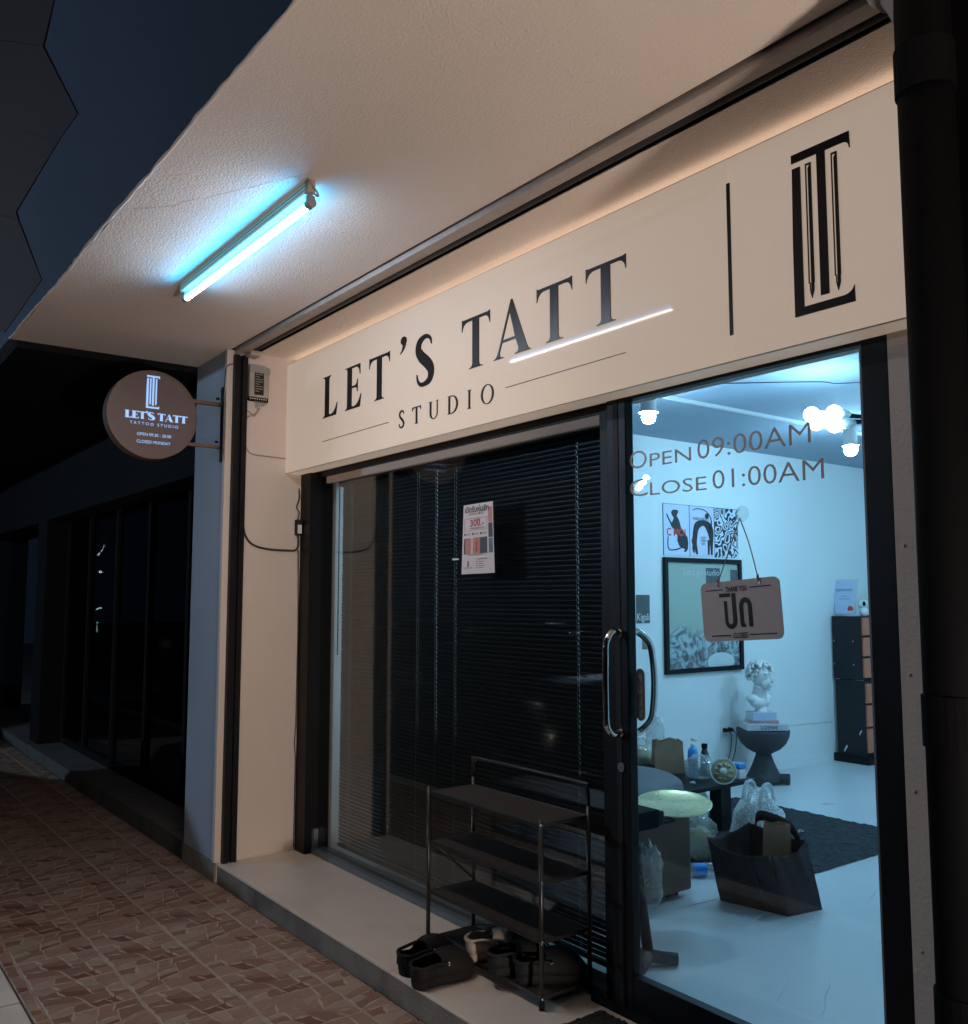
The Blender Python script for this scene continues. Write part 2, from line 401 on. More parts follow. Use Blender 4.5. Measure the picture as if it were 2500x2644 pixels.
bm = bmesh.new(); lathe(bm, [(.037, .02), (.037, 3.95)], (0, .120, 2.952), 20, 'X'); obj('rolled_shutter', bm, 'darkpaint', B)
quick('rail_bracket', 'rail', B, (.012, .10, .085, .15, 2.885, 2.915), bev=.006)
# left pillar with its return wall
lp = obj('pillar', (lambda b: (bx(b, -.50, 0, .003, .60, 0, SZ), b)[1])(bmesh.new()), 'cream', B)
quick('front_face', 'bluelit', lp, (-.50, -.034, -.004, .002, .105, SZ-.002))
quick('corner_trim', 'cream', lp, (-.0335, .004, -.012, .012, .105, SZ-.002), bev=.003)
quick('plinth', 'concrete', lp, (-.506, -.002, -.010, .0025, -.01, .10))
quick('shutter_guide', 'black', B, (.0005, .034, .024, .052, .101, SZ-.03), (.0005, .034, .070, .100, .101, SZ-.03), (.0005, .012, .052, .070, .101, SZ-.03))
quick('beam', 'cream', B, (0, 3.96, .470, .60, 2.25, SZ-.002))
quick('wall_strip', 'cream', B, (3.637, 3.96, .459, .60, .10, 2.249))
quick('right_pillar', 'pipeblack', B, (3.962, 9, .0, .60, -.01, SZ-.002))
bm = bmesh.new()
for z, r in ((1.66, .005), (1.02, .006), (.62, .005), (1.32, .006)):
    blob(bm, (3.662, .459, z), (r, .004, r), 8)
obj('wall_drips', bm, 'cream', B)['kind'] = 'stuff'
# step
st_ = quick('step', 'concrete', B, (.0, 3.955, .006, .50, -.01, .088))
quick('step_slab', 'steptile', B, (.0, 1.795, .004, .497, .0885, .101), bev=.003)
quick('step_slab', 'steptile', B, (1.797, 3.955, .004, .497, .0885, .101), bev=.003)
# upper facade
up = quick('upper_wall', 'navy', B, (-1.6, 9, -1.036, -.90, SZ+.006, 8.0))
bm = bmesh.new(); eb = random.Random(8); P = [(-.508+i*.05, -1.036-.005*math.sin(i*.21)*math.sin(i*.057)+eb.uniform(-.002, .002), SZ+.001+eb.uniform(-.0015, .0015)) for i in range(190)]; tube(bm, P, [eb.uniform(.004, .0075) for _ in P], 8); obj('edge_bead', bm, 'soffit', B)
# folded cladding of the neighbouring house (facets zigzag in depth)
cl = thing('folded_cladding', 'dark brown folded facade cladding on the neighbouring upper floor', 'cladding', (-1.0, -1.06, 3.0))
def facet(pts):
    bm = bmesh.new(); V = [at_y(u, v, y) for (u, v, y) in pts]; n = (V[1]-V[0]).cross(V[2]-V[0]).normalized()
    if n.y < 0: n = -n
    A = [bm.verts.new(p) for p in V]; Bq = [bm.verts.new(p+Vector((0, .003, 0))) for p in V]; k = len(V)
    bm.faces.new(A); bm.faces.new(list(reversed(Bq)))
    for i in range(k): bm.faces.new((A[i], Bq[i], Bq[(i+1) % k], A[(i+1) % k]))
    return obj('facet', bm, 'brownclad', cl)
facet([(-300, -160, -1.0400), (175, -160, -1.0400), (116, 96, -1.0445), (110, 118, -1.0445), (-300, 60, -1.0445)])
facet([(-300, 62, -1.0445), (110, 119, -1.0445), (200, 293, -1.0405), (154, 358, -1.0400), (-300, 250, -1.0400)])
facet([(-300, 252, -1.0400), (153, 360, -1.0400), (40, 547, -1.044), (46, 565, -1.044), (-300, 480, -1.044)])
facet([(-300, 482, -1.044), (46, 566, -1.044), (107, 722, -1.0400), (12, 858, -1.0400), (-300, 800, -1.0400)])
# room shell
RX0, RX1, RY1, RC = .156, 3.90, 6.25, 2.745
quick('side_wall', 'roomwall', B, (-.30, RX0, .605, RY1+.1, .0, RC+.1)); quick('side_wall', 'roomwall', B, (RX1, RX1+.1, .605, RY1+.1, 0, RC+.1))
quick('back_wall', 'roomwall', B, (RX0+.002, RX1-.002, RY1, RY1+.1, 0, RC+.1))
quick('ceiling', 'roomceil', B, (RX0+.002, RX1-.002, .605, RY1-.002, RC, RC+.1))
bm = bmesh.new(); nx, ny = 90, 140
g = [[bm.verts.new((RX0+.002+(RX1-RX0-.004)*i/nx, .503+(RY1-.505)*j/ny, .1+.0034*math.sin(3.1*i/nx*9+2.4*math.sin(j/ny*11)+j*.5)*max(0, math.sin(j/ny*37+i*.3))*max(0, math.sin(i*.13+j*.09)))) for j in range(ny+1)] for i in range(nx+1)]
for i in range(nx):
    for j in range(ny): bm.faces.new((g[i][j], g[i+1][j], g[i+1][j+1], g[i][j+1])).smooth = True
obj('room_floor', bm, 'vinylfloor', B)
bm = bmesh.new(); fr_ = random.Random(14)      # creases in the vinyl sheet
for k in range(9):
    x, y = fr_.uniform(2.2, 3.5), fr_.uniform(.75, 2.2); a_ = math.radians(fr_.uniform(95, 135)); l = fr_.uniform(.15, .5)
    P = catmull([(x+math.cos(a_)*l*t+fr_.uniform(-.01, .01), y+math.sin(a_)*l*t, .0995+.0016*math.sin(math.pi*t)) for t in (0, .25, .5, .75, 1)], 5); tube(bm, P, [.0004+.0016*math.sin(math.pi*i/(len(P)-1)) for i in range(len(P))], 10)
tube(bm, [(1.9, .6, .1005), (2.02, 2.0, .1005), (2.1, 3.4, .1005)], .0012, 6)
obj('floor_creases', bm, 'vinylfloor', B)['kind'] = 'stuff'
quick('floor_slab', 'concrete', B, (-.3, 3.96, .502, RY1+.1, -.012, .092))
quick('skirting', 'roomwall', B, (RX0, RX0+.010, .7, RY1, .1, .165))
# ---- glazing: fixed window
win = thing('shop_window', 'large fixed shop window in a black aluminium frame left of the door', 'window', (.0, .5, .10))
quick('frame_post', 'black', win, (.002, .125, .455, .60, .101, 2.249))
quick('frame_post', 'black', win, (2.470, 2.516, .497, .60, .101, 2.249))
quick('frame_rail', 'black', win, (.125, 2.470, .499, .60, 2.214, 2.248))
quick('sill', 'steelgrey', win, (.125, 2.470, .4975, .60, .101, .128))
quick('pane', 'glass', win, (.120, 2.475, .530, .536, .125, 2.216))
quick('seal_block', 'steelgrey', win, (.126, .150, .500, .528, .129, .235))
# small clutter on the left post
bm = bmesh.new(); bx(bm, .004, .036, .417, .452, 1.885, 1.975, .004)
sw = obj('switch_box', bm, 'darkpaint', B); quick('switch_face', 'whitepl', sw, (.0365, .039, .422, .447, 1.895, 1.945))
bm = bmesh.new(); tube(bm, catmull([(.012, .432, 1.97), (.02, .438, 2.02), (.012, .425, 2.05), (.016, .44, 2.10), (.012, .438, 2.16)], 6), .0035, 6)
tube(bm, catmull([(.012, .438, 1.885), (.012, .440, 1.83), (.010, .425, 1.80), (.006, .38, 1.795), (.005, .25, 1.80), (.005, .16, 1.825), (.006, .115, 1.88), (.006, .104, 1.95)], 6), .006, 6)
tube(bm, [(.012, .440, 1.80), (.009, .4495, 1.4), (.006, .448, .80), (.010, .440, .70), (.006, .449, .62), (.006, .448, .12)], .003, 6)
obj('power_cable', bm, 'wire', B)
bm = bmesh.new(); tube(bm, catmull([(.006, .104, 2.43), (.006, .112, 2.37), (.006, .15, 2.338), (.006, .25, 2.333), (.006, .352, 2.330)], 6), .0032, 6); obj('sign_cable', bm, 'wirelight', B)
bm = bmesh.new()
for y, z, r in ((.30, .80, .006), (.31, .70, .007), (.16, 2.2, .004), (.27, 2.84, .005), (.22, 1.2, .004)): blob(bm, (.0, y, z), (.003, r*1.6, r*.6), 8)
for i in range(10): blob(bm, (.002, .13+.03*i, .104), (.005, .02, .004+.003*sp.random()), 8)
obj('plaster_bumps', bm, 'cream', B)['kind'] = 'stuff'
# ---- sliding door
door = thing('sliding_door', 'black framed glass sliding door with long chrome pull handle', 'door', (2.55, .48, .10))
quick('stile', 'black', door, (2.5165, 2.5400, .520, .60, .101, 2.249))
quick('stile', 'black', door, (2.5405, 2.636, .462, .502, .105, 2.249), bev=.003)
quick('stile', 'black', door, (3.556, 3.636, .462, .502, .105, 2.249), bev=.003)
quick('bottom_rail', 'black', door, (2.636, 3.556, .464, .500, .105, .235), bev=.002)
quick('top_rail', 'black', door, (2.636, 3.556, .464, .500, 2.232, 2.249))
quick('glazing_bead', 'steelgrey', door, (3.5500, 3.5558, .463, .4645, .24, 2.23))
quick('pane', 'doorglass', door, (2.630, 3.560, .478, .484, .23, 2.236))
quick('threshold', 'blackmatte', door, (2.45, 3.637, .440, .4605, .1005, .125), (2.45, 3.637, .505, .60, .1005, .12))
quick('grip_groove', 'darkpaint', door, (2.575, 2.60, .4595, .4615, .11, 2.24))
def pull(ys, nm):
    s = 1 if ys < .48 else -1; y = ys; d = -.062 if s > 0 else .062
    P = catmull([(2.592, y, 1.395), (2.592, y+d*.55, 1.40), (2.59, y+d*.98, 1.362), (2.588, y+d, 1.30), (2.588, y+d*1.02, 1.22), (2.588, y+d, 1.14), (2.59, y+d*.98, 1.075), (2.592, y+d*.55, 1.045), (2.592, y, 1.05)], 8)
    bm = bmesh.new(); tube(bm, P, .0125, 14)
    lathe(bm, [(.018, 0), (.018, .004*(-s))], (2.592, y, 1.395), 16, 'Y'); lathe(bm, [(.018, 0), (.018, .004*(-s))], (2.592, y, 1.05), 16, 'Y')
    return obj(nm, bm, 'chrome', door)
pull(.461, 'pull_handle')
# inside handle seen through the pane
P = catmull([(2.60, .503, 1.395), (2.605, .54, 1.40), (2.63, .575, 1.36), (2.637, .585, 1.30), (2.64, .588, 1.22), (2.637, .585, 1.14), (2.63, .575, 1.085), (2.605, .54, 1.045), (2.60, .503, 1.05)], 8)
bm = bmesh.new(); tube(bm, P, .0125, 14); obj('pull_handle', bm, 'chrome', door)
bm = bmesh.new(); lathe(bm, [(.016, .4555), (.016, .462)], (2.598, 0, .93), 16, 'Y'); lathe(bm, [(.006, .4540), (.006, .456)], (2.598, 0, .93), 10, 'Y'); obj('lock_cylinder', bm, 'steelgrey', door)
# PULL plate stuck on the inner side of the pane (read from behind)
pl_ = Vector((2.667, .4865, 1.185))
bm = bmesh.new(); pts = arcp(0, .070, .020, .020, 0, 180, 10)+arcp(0, -.070, .020, .020, 180, 360, 10); prism(bm, pts, .003, lambda a, b, d: pl_+Vector((a, d, b)))
pp = obj('pull_plate', bm, 'greypl', door)
for k, chx in enumerate('PULL'):
    text('letter', chx, pl_+Vector((.008, -.0006, .046-k*.040)), (-1, 0, 0), (0, 0, 1), .024, 'whitepl', pp, lift=.0, bold=.01)
    pp.children[-1].location = (0, 0, 0)
# lettering on the door glass
for (s, u0, v0, u1, v1, hp) in (('OPEN 09:00AM', 0, 0, 0, 0, 0),): pass
def doorline(first, rest, nums, x0, z0, x1, z1, h1, h2, xs):
    ux = (Vector((x1, 0, z1))-Vector((x0, 0, z0))).normalized(); uz = Vector((0, 0, 1)); y = .4775
    p = lambda x: (x, y, z0+(x-x0)*(z1-z0)/(x1-x0))
    text('lettering', first, p(xs[0]), ux, uz, h1, 'brownvinyl', door, fit=xs[1]-xs[0], bold=-.006)
    text('lettering', rest, p(xs[2]), ux, uz, h2, 'brownvinyl', door, fit=xs[3]-xs[2], bold=-.003)
    text('lettering', nums, p(xs[4]), ux, uz, h1, 'brownvinyl', door, fit=xs[5]-xs[4], bold=-.006)
DX = lambda u, v: at_y(1600+u*700/1876, 950+v*700/1876, .4775)
a, b = DX(70, 705), DX(1330, 515); c = [DX(t, 600).x for t in (70, 190, 210, 497, 540, 1330)]
hO = abs(DX(130, 560).z-DX(130, 703).z); hP = abs(DX(250, 583).z-DX(250, 685).z)
doorline('O', 'PEN', '09:00AM', a.x, a.z, b.x, b.z, hO*.92, hP*.95, c)
a, b = DX(70, 895), DX(1420, 765); c = [DX(t, 800).x for t in (70, 195, 212, 604, 645, 1420)]
doorline('C', 'LOSE', '01:00AM', a.x, a.z, b.x, b.z, hO*.88, hP*.93, c)
# ================================================================== SIGN BOX
SY = .354
sg = thing('light_box_sign', 'long cream illuminated light box sign with black LET\'S TATT STUDIO lettering and logo', 'sign', (0, SY, 2.242))
m = mat('sign_face_acrylic', (.40, .33, .275), .035, 0, 2.0, emit=(1.0, .78, .61), es=SIGN_E, spec=.045); M['signface'] = m
m = mat('sign_side_acrylic', (.70, .58, .48), .5, .03, 2.0, emit=(1.0, .88, .74), es=.70); M['signside'] = m
m = mat('sign_bottom_acrylic', (.66, .55, .46), .5, .05, 4.0, emit=(1.0, .78, .60), es=.22, stain=.2); M['signbottom'] = m
quick('face_panel', 'signface', sg, (.004, 3.2015, SY, SY+.005, 2.2425, 2.8845))
quick('face_panel', 'signface', sg, (3.2030, 3.958, SY, SY+.005, 2.2425, 2.8845))
quick('edge_trim', 'rail', sg, (.002, 3.958, SY-.0008, SY+.004, 2.2395, 2.2423), (.002, 3.958, SY-.0008, SY+.004, 2.8847, 2.8865))
quick('box_top', 'signside', sg, (.004, 3.958, SY+.006, .468, 2.879, 2.884))
quick('box_bottom', 'signbottom', sg, (.004, 3.958, SY+.006, .4695, 2.243, 2.249))
quick('box_side', 'signside', sg, (.004, .009, SY+.006, .468, 2.25, 2.878))
mp = lambda x, z, d: Vector((x, SY-d-.0002, z))
for ch, x0, x1 in (('L', .471, .637), ('E', .723, .893), ('T', .976, 1.172), ('S', 1.410, 1.556), ('T', 1.777, 1.976), ('A', 2.003, 2.241), ('T', 2.279, 2.481), ('T', 2.557, 2.759)):
    serif(ch, x0, x1, 2.492, .224, mp, 'ink', sg, .205, .045)
serif("'", 1.268, 1.326, 2.594, .165, mp, 'ink', sg, .2, .045, 'apostrophe')
for ch, x0, x1 in (('S', 1.262, 1.311), ('T', 1.381, 1.451), ('U', 1.520, 1.596), ('D', 1.668, 1.746), ('I', 1.818, 1.844), ('O', 1.915, 2.001)):
    serif(ch, x0, x1, 2.3215, .080, mp, 'ink', sg, .14 if ch != 'S' else .12, .04)
quick('rule', 'ink', sg, (.466, 1.164, SY-.002, SY-.0002, 2.3645, 2.3672))
quick('rule', 'ink', sg, (2.079, 2.751, SY-.002, SY-.0002, 2.3645, 2.3672))
quick('divider', 'ink', sg, (3.194, 3.2065, SY-.003, SY-.0002, 2.322, 2.805))
def logo(mp, parent, m, mlight, k, name='logo', needles=True, dep=.004):
    """monogram of an L and a T with two needles; local frame 0.186 x 0.481"""
    def pg(pts): 
        me = curve_mesh([pts], 1.0); place(me, lambda x, y, z: mp(x*k, y*k, (z+.5)*dep)); return me
    T = [(.002, .481), (.186, .481), (.187, .434)] + qb((.185, .434), (.184, .456), (.160, .456)) + [(.110, .456), (.110, .043), (.084, .043), (.084, .456), (.002, .456)]
    L = [(.004, .439), (.030, .439), (.030, .024), (.150, .024)] + qb((.155, .024), (.180, .026), (.186, .046)) + [(.187, .0), (.0, .0), (.0, .2)]
    meshobj(name, pg(T), m, parent); meshobj(name, pg(L), m, parent)
    for x in (.047, .129):
        if needles:
            o = [(x, .439), (x+.018, .439), (x+.018, .086), (x+.0165, .086), (x+.0165, .066), (x+.009, .043), (x+.0035, .066), (x+.0035, .086), (x, .086)]
            h = [(x+.0025, .434), (x+.0025, .09), (x+.0055, .088), (x+.0055, .068), (x+.0085, .055), (x+.0085, .09), (x+.0085, .424), (x+.0150, .434)]
            me = curve_mesh([o, list(reversed(h))], 1.0); place(me, lambda a, b, z: mp(a*k, b*k, (z+.5)*dep)); meshobj('needle', me, m, parent)
        else:
            o = [(x, .439), (x+.020, .439), (x+.020, .075), (x+.010, .045), (x, .075)]; meshobj('needle', pg(o), m, parent)
logo(lambda a, b, d: mp(3.426+a, 2.321+b, d), sg, 'ink', None, 1.0)
# ================================================================== ROUND BLADE SIGN
rx = -.075
bs = thing('round_blade_sign', 'round brown projecting sign with glowing pale blue logo and opening hours', 'sign', (rx, -.02, 2.27))
M['discface'] = mat('brown_disc', (.135, .094, .096), .5, .12, 12)
M['disc_rim'] = mat('brown_rim', (.16, .095, .06), .45, .2, 15)
M['blueglow'] = mat('pale_blue_acrylic', (.30, .40, .60), .4, emit=(.30, .55, 1.0), es=.85)
cY, cZ, R_ = -.390, 2.513, .242
bm = bmesh.new(); lathe(bm, [(R_-.006, 0), (R_-.006, .006)], (rx-.004, cY, cZ), 64, 'X'); obj('face', bm, 'discface', bs)
bm = bmesh.new(); lathe(bm, [(R_-.0055, -.075), (R_, -.075), (R_, .006), (R_-.0055, .006), (R_-.0055, -.075)], (rx, cY, cZ), 64, 'X', smooth=False, cap=False); obj('rim', bm, 'disc_rim', bs)
bm = bmesh.new(); lathe(bm, [(R_-.006, 0), (R_-.006, .005)], (rx-.074, cY, cZ), 64, 'X'); obj('back', bm, 'discface', bs)
quick('arm', 'disc_rim', bs, (rx-.045, rx-.020, cY+R_*.92, -.008, 2.612, 2.632)); quick('arm', 'disc_rim', bs, (rx-.045, rx-.020, cY+R_*.78, -.008, 2.368, 2.386))
quick('mounting_plate', 'black', bs, (-.070, -.040, -.016, -.0045, 2.285, 2.712)); 
for (xx, zz) in ((-.055, 2.69), (-.055, 2.40), (-.13, 2.66), (-.13, 2.41)):
    bm = bmesh.new(); lathe(bm, [(.007, -.0045), (.007, -.020)], (xx, 0, zz), 8, 'Y'); obj('bolt', bm, 'black', bs)
bm = bmesh.new(); tube(bm, catmull([(-.055, -.010, 2.60), (-.035, -.03, 2.605), (-.030, -.014, 2.66), (-.020, -.013, 2.76), (.0, -.014, 2.82), (.012, .02, 2.84)], 6), .003, 6); obj('cable', bm, 'wire', bs)
mr = lambda a, b, d: Vector((rx+.0025+d, cY+a, cZ+b))
lg = quick('logo_backing', 'discface', bs, (rx+.0021, rx+.0024, cY-.05, cY+.05, cZ+.03, cZ+.215))
logo(lambda a, b, d: mr(-.040+a, .033+b, d), bs, 'blueglow', None, .375, needles=False, dep=.003)
wds = {'L': .040, 'E': .040, 'T': .042, "'": .012, 'S': .034, 'A': .048}
x = -.151
for i, ch in enumerate("LET'S TATT"):
    if ch == ' ': x += .020; continue
    wv = wds[ch]
    if ch == "'": serif(ch, x, x+wv, -.010, .026, lambda a, z, d: mr(a, z, d), 'blueglow', bs, .3, .07, 'apostrophe', .003); x += wv+.001
    else: serif(ch, x, x+wv, -.030, .040, lambda a, z, d: mr(a, z, d), 'blueglow', bs, .30, .085, 'letter', .003); x += wv-.0035
UY, UZ = (0, 1, 0), (0, 0, 1)
text('lettering', 'T A T T O O   S T U D I O', mr(-.121, -.062, .0), UY, UZ, .0165, 'blueglow', bs, fit=.258, bold=.004)
text('lettering', 'OPEN 09:30 - 20:00', mr(-.082, -.120, .0), UY, UZ, .017, 'blueglow', bs, fit=.182, bold=0)
text('lettering', 'CLOSED MONDAY', mr(-.082, -.160, .0), UY, UZ, .017, 'blueglow', bs, fit=.180, bold=0)
# ================================================================== FLUORESCENT FIXTURE
fx = thing('fluorescent_light', 'bare fluorescent tube batten glowing on the plastered soffit', 'light fitting', (1.55, -.58, SZ))
M['batten'] = mat('glowing_batten', (.60, .74, .72), .35, .1, 20, emit=(.25, .62, .62), es=.22)  # faint teal emission put in so the unlit housing looks lit
M['tube_w'] = mat('tube_lower_glow', (.9, .9, .9), .3, emit=(1.0, .86, .74), es=TUBE_W)
M['tube_c'] = mat('tube_upper_glow', (.9, .9, .9), .3, emit=(.027, .46, 1.0), es=TUBE_C)
ty, tz, tr = -.568, 2.857, .0125
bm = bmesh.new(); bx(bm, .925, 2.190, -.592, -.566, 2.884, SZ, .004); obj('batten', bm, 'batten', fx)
bm = bmesh.new(); bx(bm, .93, 2.185, -.5935, -.592, 2.896, 2.898); bx(bm, .93, 2.185, -.5935, -.592, 2.910, 2.912); obj('batten_groove', bm, 'steelgrey', fx)
bm = bmesh.new(); n = 24; R0 = []; R1 = []
for k in range(n):
    a = 2*math.pi*k/n; R0.append(bm.verts.new((.955, ty+tr*math.cos(a), tz+tr*math.sin(a)))); R1.append(bm.verts.new((2.160, ty+tr*math.cos(a), tz+tr*math.sin(a))))
for k in range(n):
    f = bm.faces.new((R0[k], R0[(k+1) % n], R1[(k+1) % n], R1[k])); f.smooth = True
    mid = 360*(k+.5)/n; f.material_index = 1 if (mid < 210 or mid > 330) else 0
obj('tube', bm, ['tube_w', 'tube_c'], fx)
for (a, b) in ((.922, .956), (2.159, 2.194)):
    bm = bmesh.new(); lathe(bm, [(.015, a), (.0165, a+.003), (.0165, b-.003), (.015, b)], (0, ty, tz), 16, 'X'); bx(bm, a+.004, b-.004, ty-.012, ty+.012, tz+.008, 2.8835, .003); obj('end_cap', bm, 'greypl', fx)
bm = bmesh.new(); tube(bm, catmull([(2.188, -.58, 2.88), (2.215, -.585, 2.90), (2.225, -.60, SZ-.004), (2.232, -.575, 2.885), (2.222, -.56, 2.87), (2.212, -.575, 2.885), (2.225, -.59, SZ-.003)], 6), .0035, 6); obj('lead_wire', bm, 'wirelight', fx)
bx_ = bmesh.new(); bx(bx_, 2.192, 2.222, -.598, -.570, 2.878, SZ, .004); obj('terminal_block', bx_, 'rail', fx)
# ================================================================== GATE CONTROLLER on the return wall
gc = thing('shutter_controller', 'small grey control box with label and wires on the return wall', 'control box', (.0, .18, 2.65))
quick('case', 'rail', gc, (.0005, .028, .112, .232, 2.665, 2.845), bev=.004)
quick('lid', 'greypl', gc, (.0275, .034, .110, .200, 2.808, 2.848), (.0275, .034, .200, .234, 2.802, 2.838))
lab = quick('label', 'darkpaint', gc, (.0282, .0292, .142, .198, 2.678, 2.806))
for i in range(8): quick('print_line', 'wirelight', lab, (.0293, .0296, .147, .192-.02*(i % 3 == 1), 2.795-i*.014, 2.7985-i*.014))
quick('terminal_strip', 'blackmatte', gc, (.001, .022, .113, .230, 2.643, 2.664))
bm = bmesh.new()
for i in range(8): lathe(bm, [(.004, .022), (.004, .025)], (0, .122+i*.0135, 2.655), 8, 'X')
obj('terminal_screw', bm, 'chrome', gc)
bm = bmesh.new()
for i in range(6): tube(bm, catmull([(.02, .150+i*.013, 2.645), (.03, .152+i*.012, 2.625), (.02, .158+i*.008, 2.60+.004*i)], 5), .0022, 5)
tube(bm, catmull([(.02, .18, 2.605), (.018, .165, 2.575), (.012, .135, 2.56), (.006, .108, 2.54)], 6), .003, 5); tube(bm, catmull([(.02, .175, 2.60), (.018, .15, 2.555), (.012, .125, 2.575), (.006, .108, 2.585)], 6), .003, 5)
obj('wires', bm, 'wirelight', gc)
# ================================================================== DRAIN PIPE
dp = thing('drain_pipe', 'dark vertical drain pipe with a pale elbow in front of the right pillar', 'pipe', (4.03, -.07, 0))
bm = bmesh.new(); lathe(bm, [(.055, -.005), (.055, 2.922)], (4.037, -.066, 0), 24); obj('pipe', bm, 'pipeblack', dp)
for z in (.72, 1.28, 2.62):
    bm = bmesh.new(); lathe(bm, [(.055, z-.05), (.0595, z-.05), (.0595, z+.05), (.055, z+.05)], (4.037, -.066, 0), 24, smooth=False); obj('coupling', bm, 'pipeblack', dp)
bm = bmesh.new(); tube(bm, catmull([(4.035, -.066, 2.70), (3.99, -.062, 2.815), (3.93, -.052, 2.885), (3.85, -.042, 2.955)], 6), .037, 20); obj('elbow', bm, 'greypl', dp)
bm = bmesh.new(); tube(bm, [(3.975, -.060, 2.832), (3.952, -.056, 2.860)], .042, 20); obj('elbow_collar', bm, 'rail', dp)
def hz(u, v, x, y):
    d = wd(u, v); t = math.hypot(x-CAM.x, y-CAM.y)/math.hypot(d.x, d.y); return CAM.z+d.z*t
def ribbon(P, k=6):
    P = catmull(P, k); Lf, Rt = [], []
    for i, p in enumerate(P):
        a, b = P[max(0, i-1)], P[min(len(P)-1, i+1)]; tx, ty = b[0]-a[0], b[1]-a[1]; l = math.hypot(tx, ty) or 1
        nx, ny = -ty/l, tx/l; Lf.append((p[0]+nx*p[2], p[1]+ny*p[2])); Rt.append((p[0]-nx*p[2], p[1]-ny*p[2]))
    return Lf+list(reversed(Rt))
def decal(name, outlines, mp, m, parent, depth=.0006):
    me = curve_mesh(outlines, 1.0); place(me, lambda x, y, z: mp(x, y, (z+.5)*depth)); return meshobj(name, me, m, parent)
def rrect(w, h, r, n=6):
    return arcp(w-r, h-r, r, r, 0, 90, n)+arcp(r, h-r, r, r, 90, 180, n)+arcp(r, r, r, r, 180, 270, n)+arcp(w-r, r, r, r, 270, 360, n)
# ================================================================== VENETIAN BLIND
bl = thing('venetian_blind', 'dark closed venetian blind hanging behind the shop window', 'blind', (1.32, .60, 2.2))
BX0, BX1, BYy = .185, 2.462, .640
quick('pelmet', 'cream', win, (.235, BX1, .502, .528, 2.174, 2.212)); quick('headrail_box', 'blackmatte', bl, (BX0, BX1, .605, .665, 2.165, 2.25))
cords = (.30, 1.0, 1.165, 1.33, 2.19)
wide = {1.165: .0020}
sl = bmesh.new(); hw = .0128; ang = math.radians(68); dy, dz = math.cos(ang)*hw, math.sin(ang)*hw
def sv(x, t): return sl.verts.new((x, -dy*t-.0030*(1-t*t), dz*t))
def strip(x0, x1, ts):
    for a, b in zip(ts, ts[1:]): sl.faces.new([sv(x0, a), sv(x1, a), sv(x1, b), sv(x0, b)]).smooth = True
strip(0, BX1-BX0, (.55, .8, 1.0)); strip(0, BX1-BX0, (-1.0, -.8, -.55))
xx = 0.0
for c in cords:
    h = wide.get(c, .0009); strip(xx, c-BX0-h, (-.55, -.2, .2, .55)); xx = c-BX0+h
strip(xx, BX1-BX0, (-.55, -.2, .2, .55))
sme = bpy.data.meshes.new('slat'); bmesh.ops.remove_doubles(sl, verts=sl.verts[:], dist=1e-6); sl.to_mesh(sme); sl.free(); sme.materials.append(M['slat'])
z = 2.158; rb = random.Random(5)
while z > .165:
    o = bpy.data.objects.new('slat', sme); COL.objects.link(o); o.parent = bl; o.location = Vector((BX0+rb.uniform(-.002, .002), BYy, z))-Vector(bl.location); o.rotation_euler = (rb.uniform(-.02, .02), rb.uniform(-.0006, .0006), 0); z -= .0205
quick('bottom_rail', 'slat', bl, (BX0, BX1, BYy-.012, BYy+.012, .135, .152))
for c in cords:
    bm = bmesh.new(); tube(bm, [(c+.004, BYy-.016, 2.166), (c+.004, BYy-.016, .152)], .0007, 5); obj('lift_cord', bm, 'wirelight', bl)
bm = bmesh.new(); tube(bm, [(.21, .60, 2.17), (.21, .60, 1.2)], .004, 6); obj('tilt_wand', bm, 'darkpaint', bl)
# ================================================================== POSTER ON THE WINDOW
M['paper'] = mat('poster_paper', (.62, .56, .57), .55, .05, 10)
M['red'] = mat('red_print', (.42, .03, .05), .5); M['skin'] = mat('photo_pink', (.48, .20, .16), .5, .5, 60); M['photodark'] = mat('photo_dark', (.06, .05, .06), .5, .8, 50); M['photoblue'] = mat('photo_blue', (.10, .14, .22), .5, .8, 60)
r5 = lambda x, y: at_y(1170+x*130/1121, 1270+y*130/1121, .5275)
Q = [r5(192, 1838), r5(930, 1800), r5(885, 205), r5(240, 308)]
def pm(a, b, d):
    p = Q[0]*(1-a)*(1-b)+Q[1]*a*(1-b)+Q[2]*a*b+Q[3]*(1-a)*b; return p+Vector((0, -d, 0))
po = thing('window_poster', 'tall white price poster with 300.- taped inside the shop window', 'poster', tuple((Q[0]+Q[1])/2))
def pquad(name, m, a0, a1, b0, b1, lift=.0008, parent=None, dep=.0006):
    return decal(name, [[(a0, b0), (a1, b0), (a1, b1), (a0, b1)]], lambda a, b, d: pm(a, b, lift+d), m, parent or po, dep)
pquad('sheet', 'paper', 0, 1, 0, 1, 0)
UXp = (Q[1]-Q[0]).normalized(); UZp = (Q[3]-Q[0]).normalized(); WP = (Q[1]-Q[0]).length; HP = (Q[3]-Q[0]).length
def ptext(s, a, b, h, fit, m='ink', bold=0.0): return text('lettering', s, pm(a, b, .0012), UXp, (0, 0, 1), h, m, po, fit=fit*WP, bold=bold, lift=.0004)
ptext('เปิดรับหุ่นสัก', .06, .885, .026, .72, bold=.02)
ptext('เพื่อพัฒนาผลงาน', .20, .845, .009, .44)
for (a0, a1, b0, b1) in ((.06, .80, .795, .798), (.06, .80, .620, .623), (.06, .066, .620, .798), (.794, .80, .620, .798)): pquad('border', 'ink', a0, a1, b0, b1)
ptext('ราคาเพียง', .36, .765, .008, .20); ptext('300.-', .25, .682, .030, .42, 'red', .02); ptext('สำหรับผู้สนใจทุกท่าน', .24, .640, .008, .46)
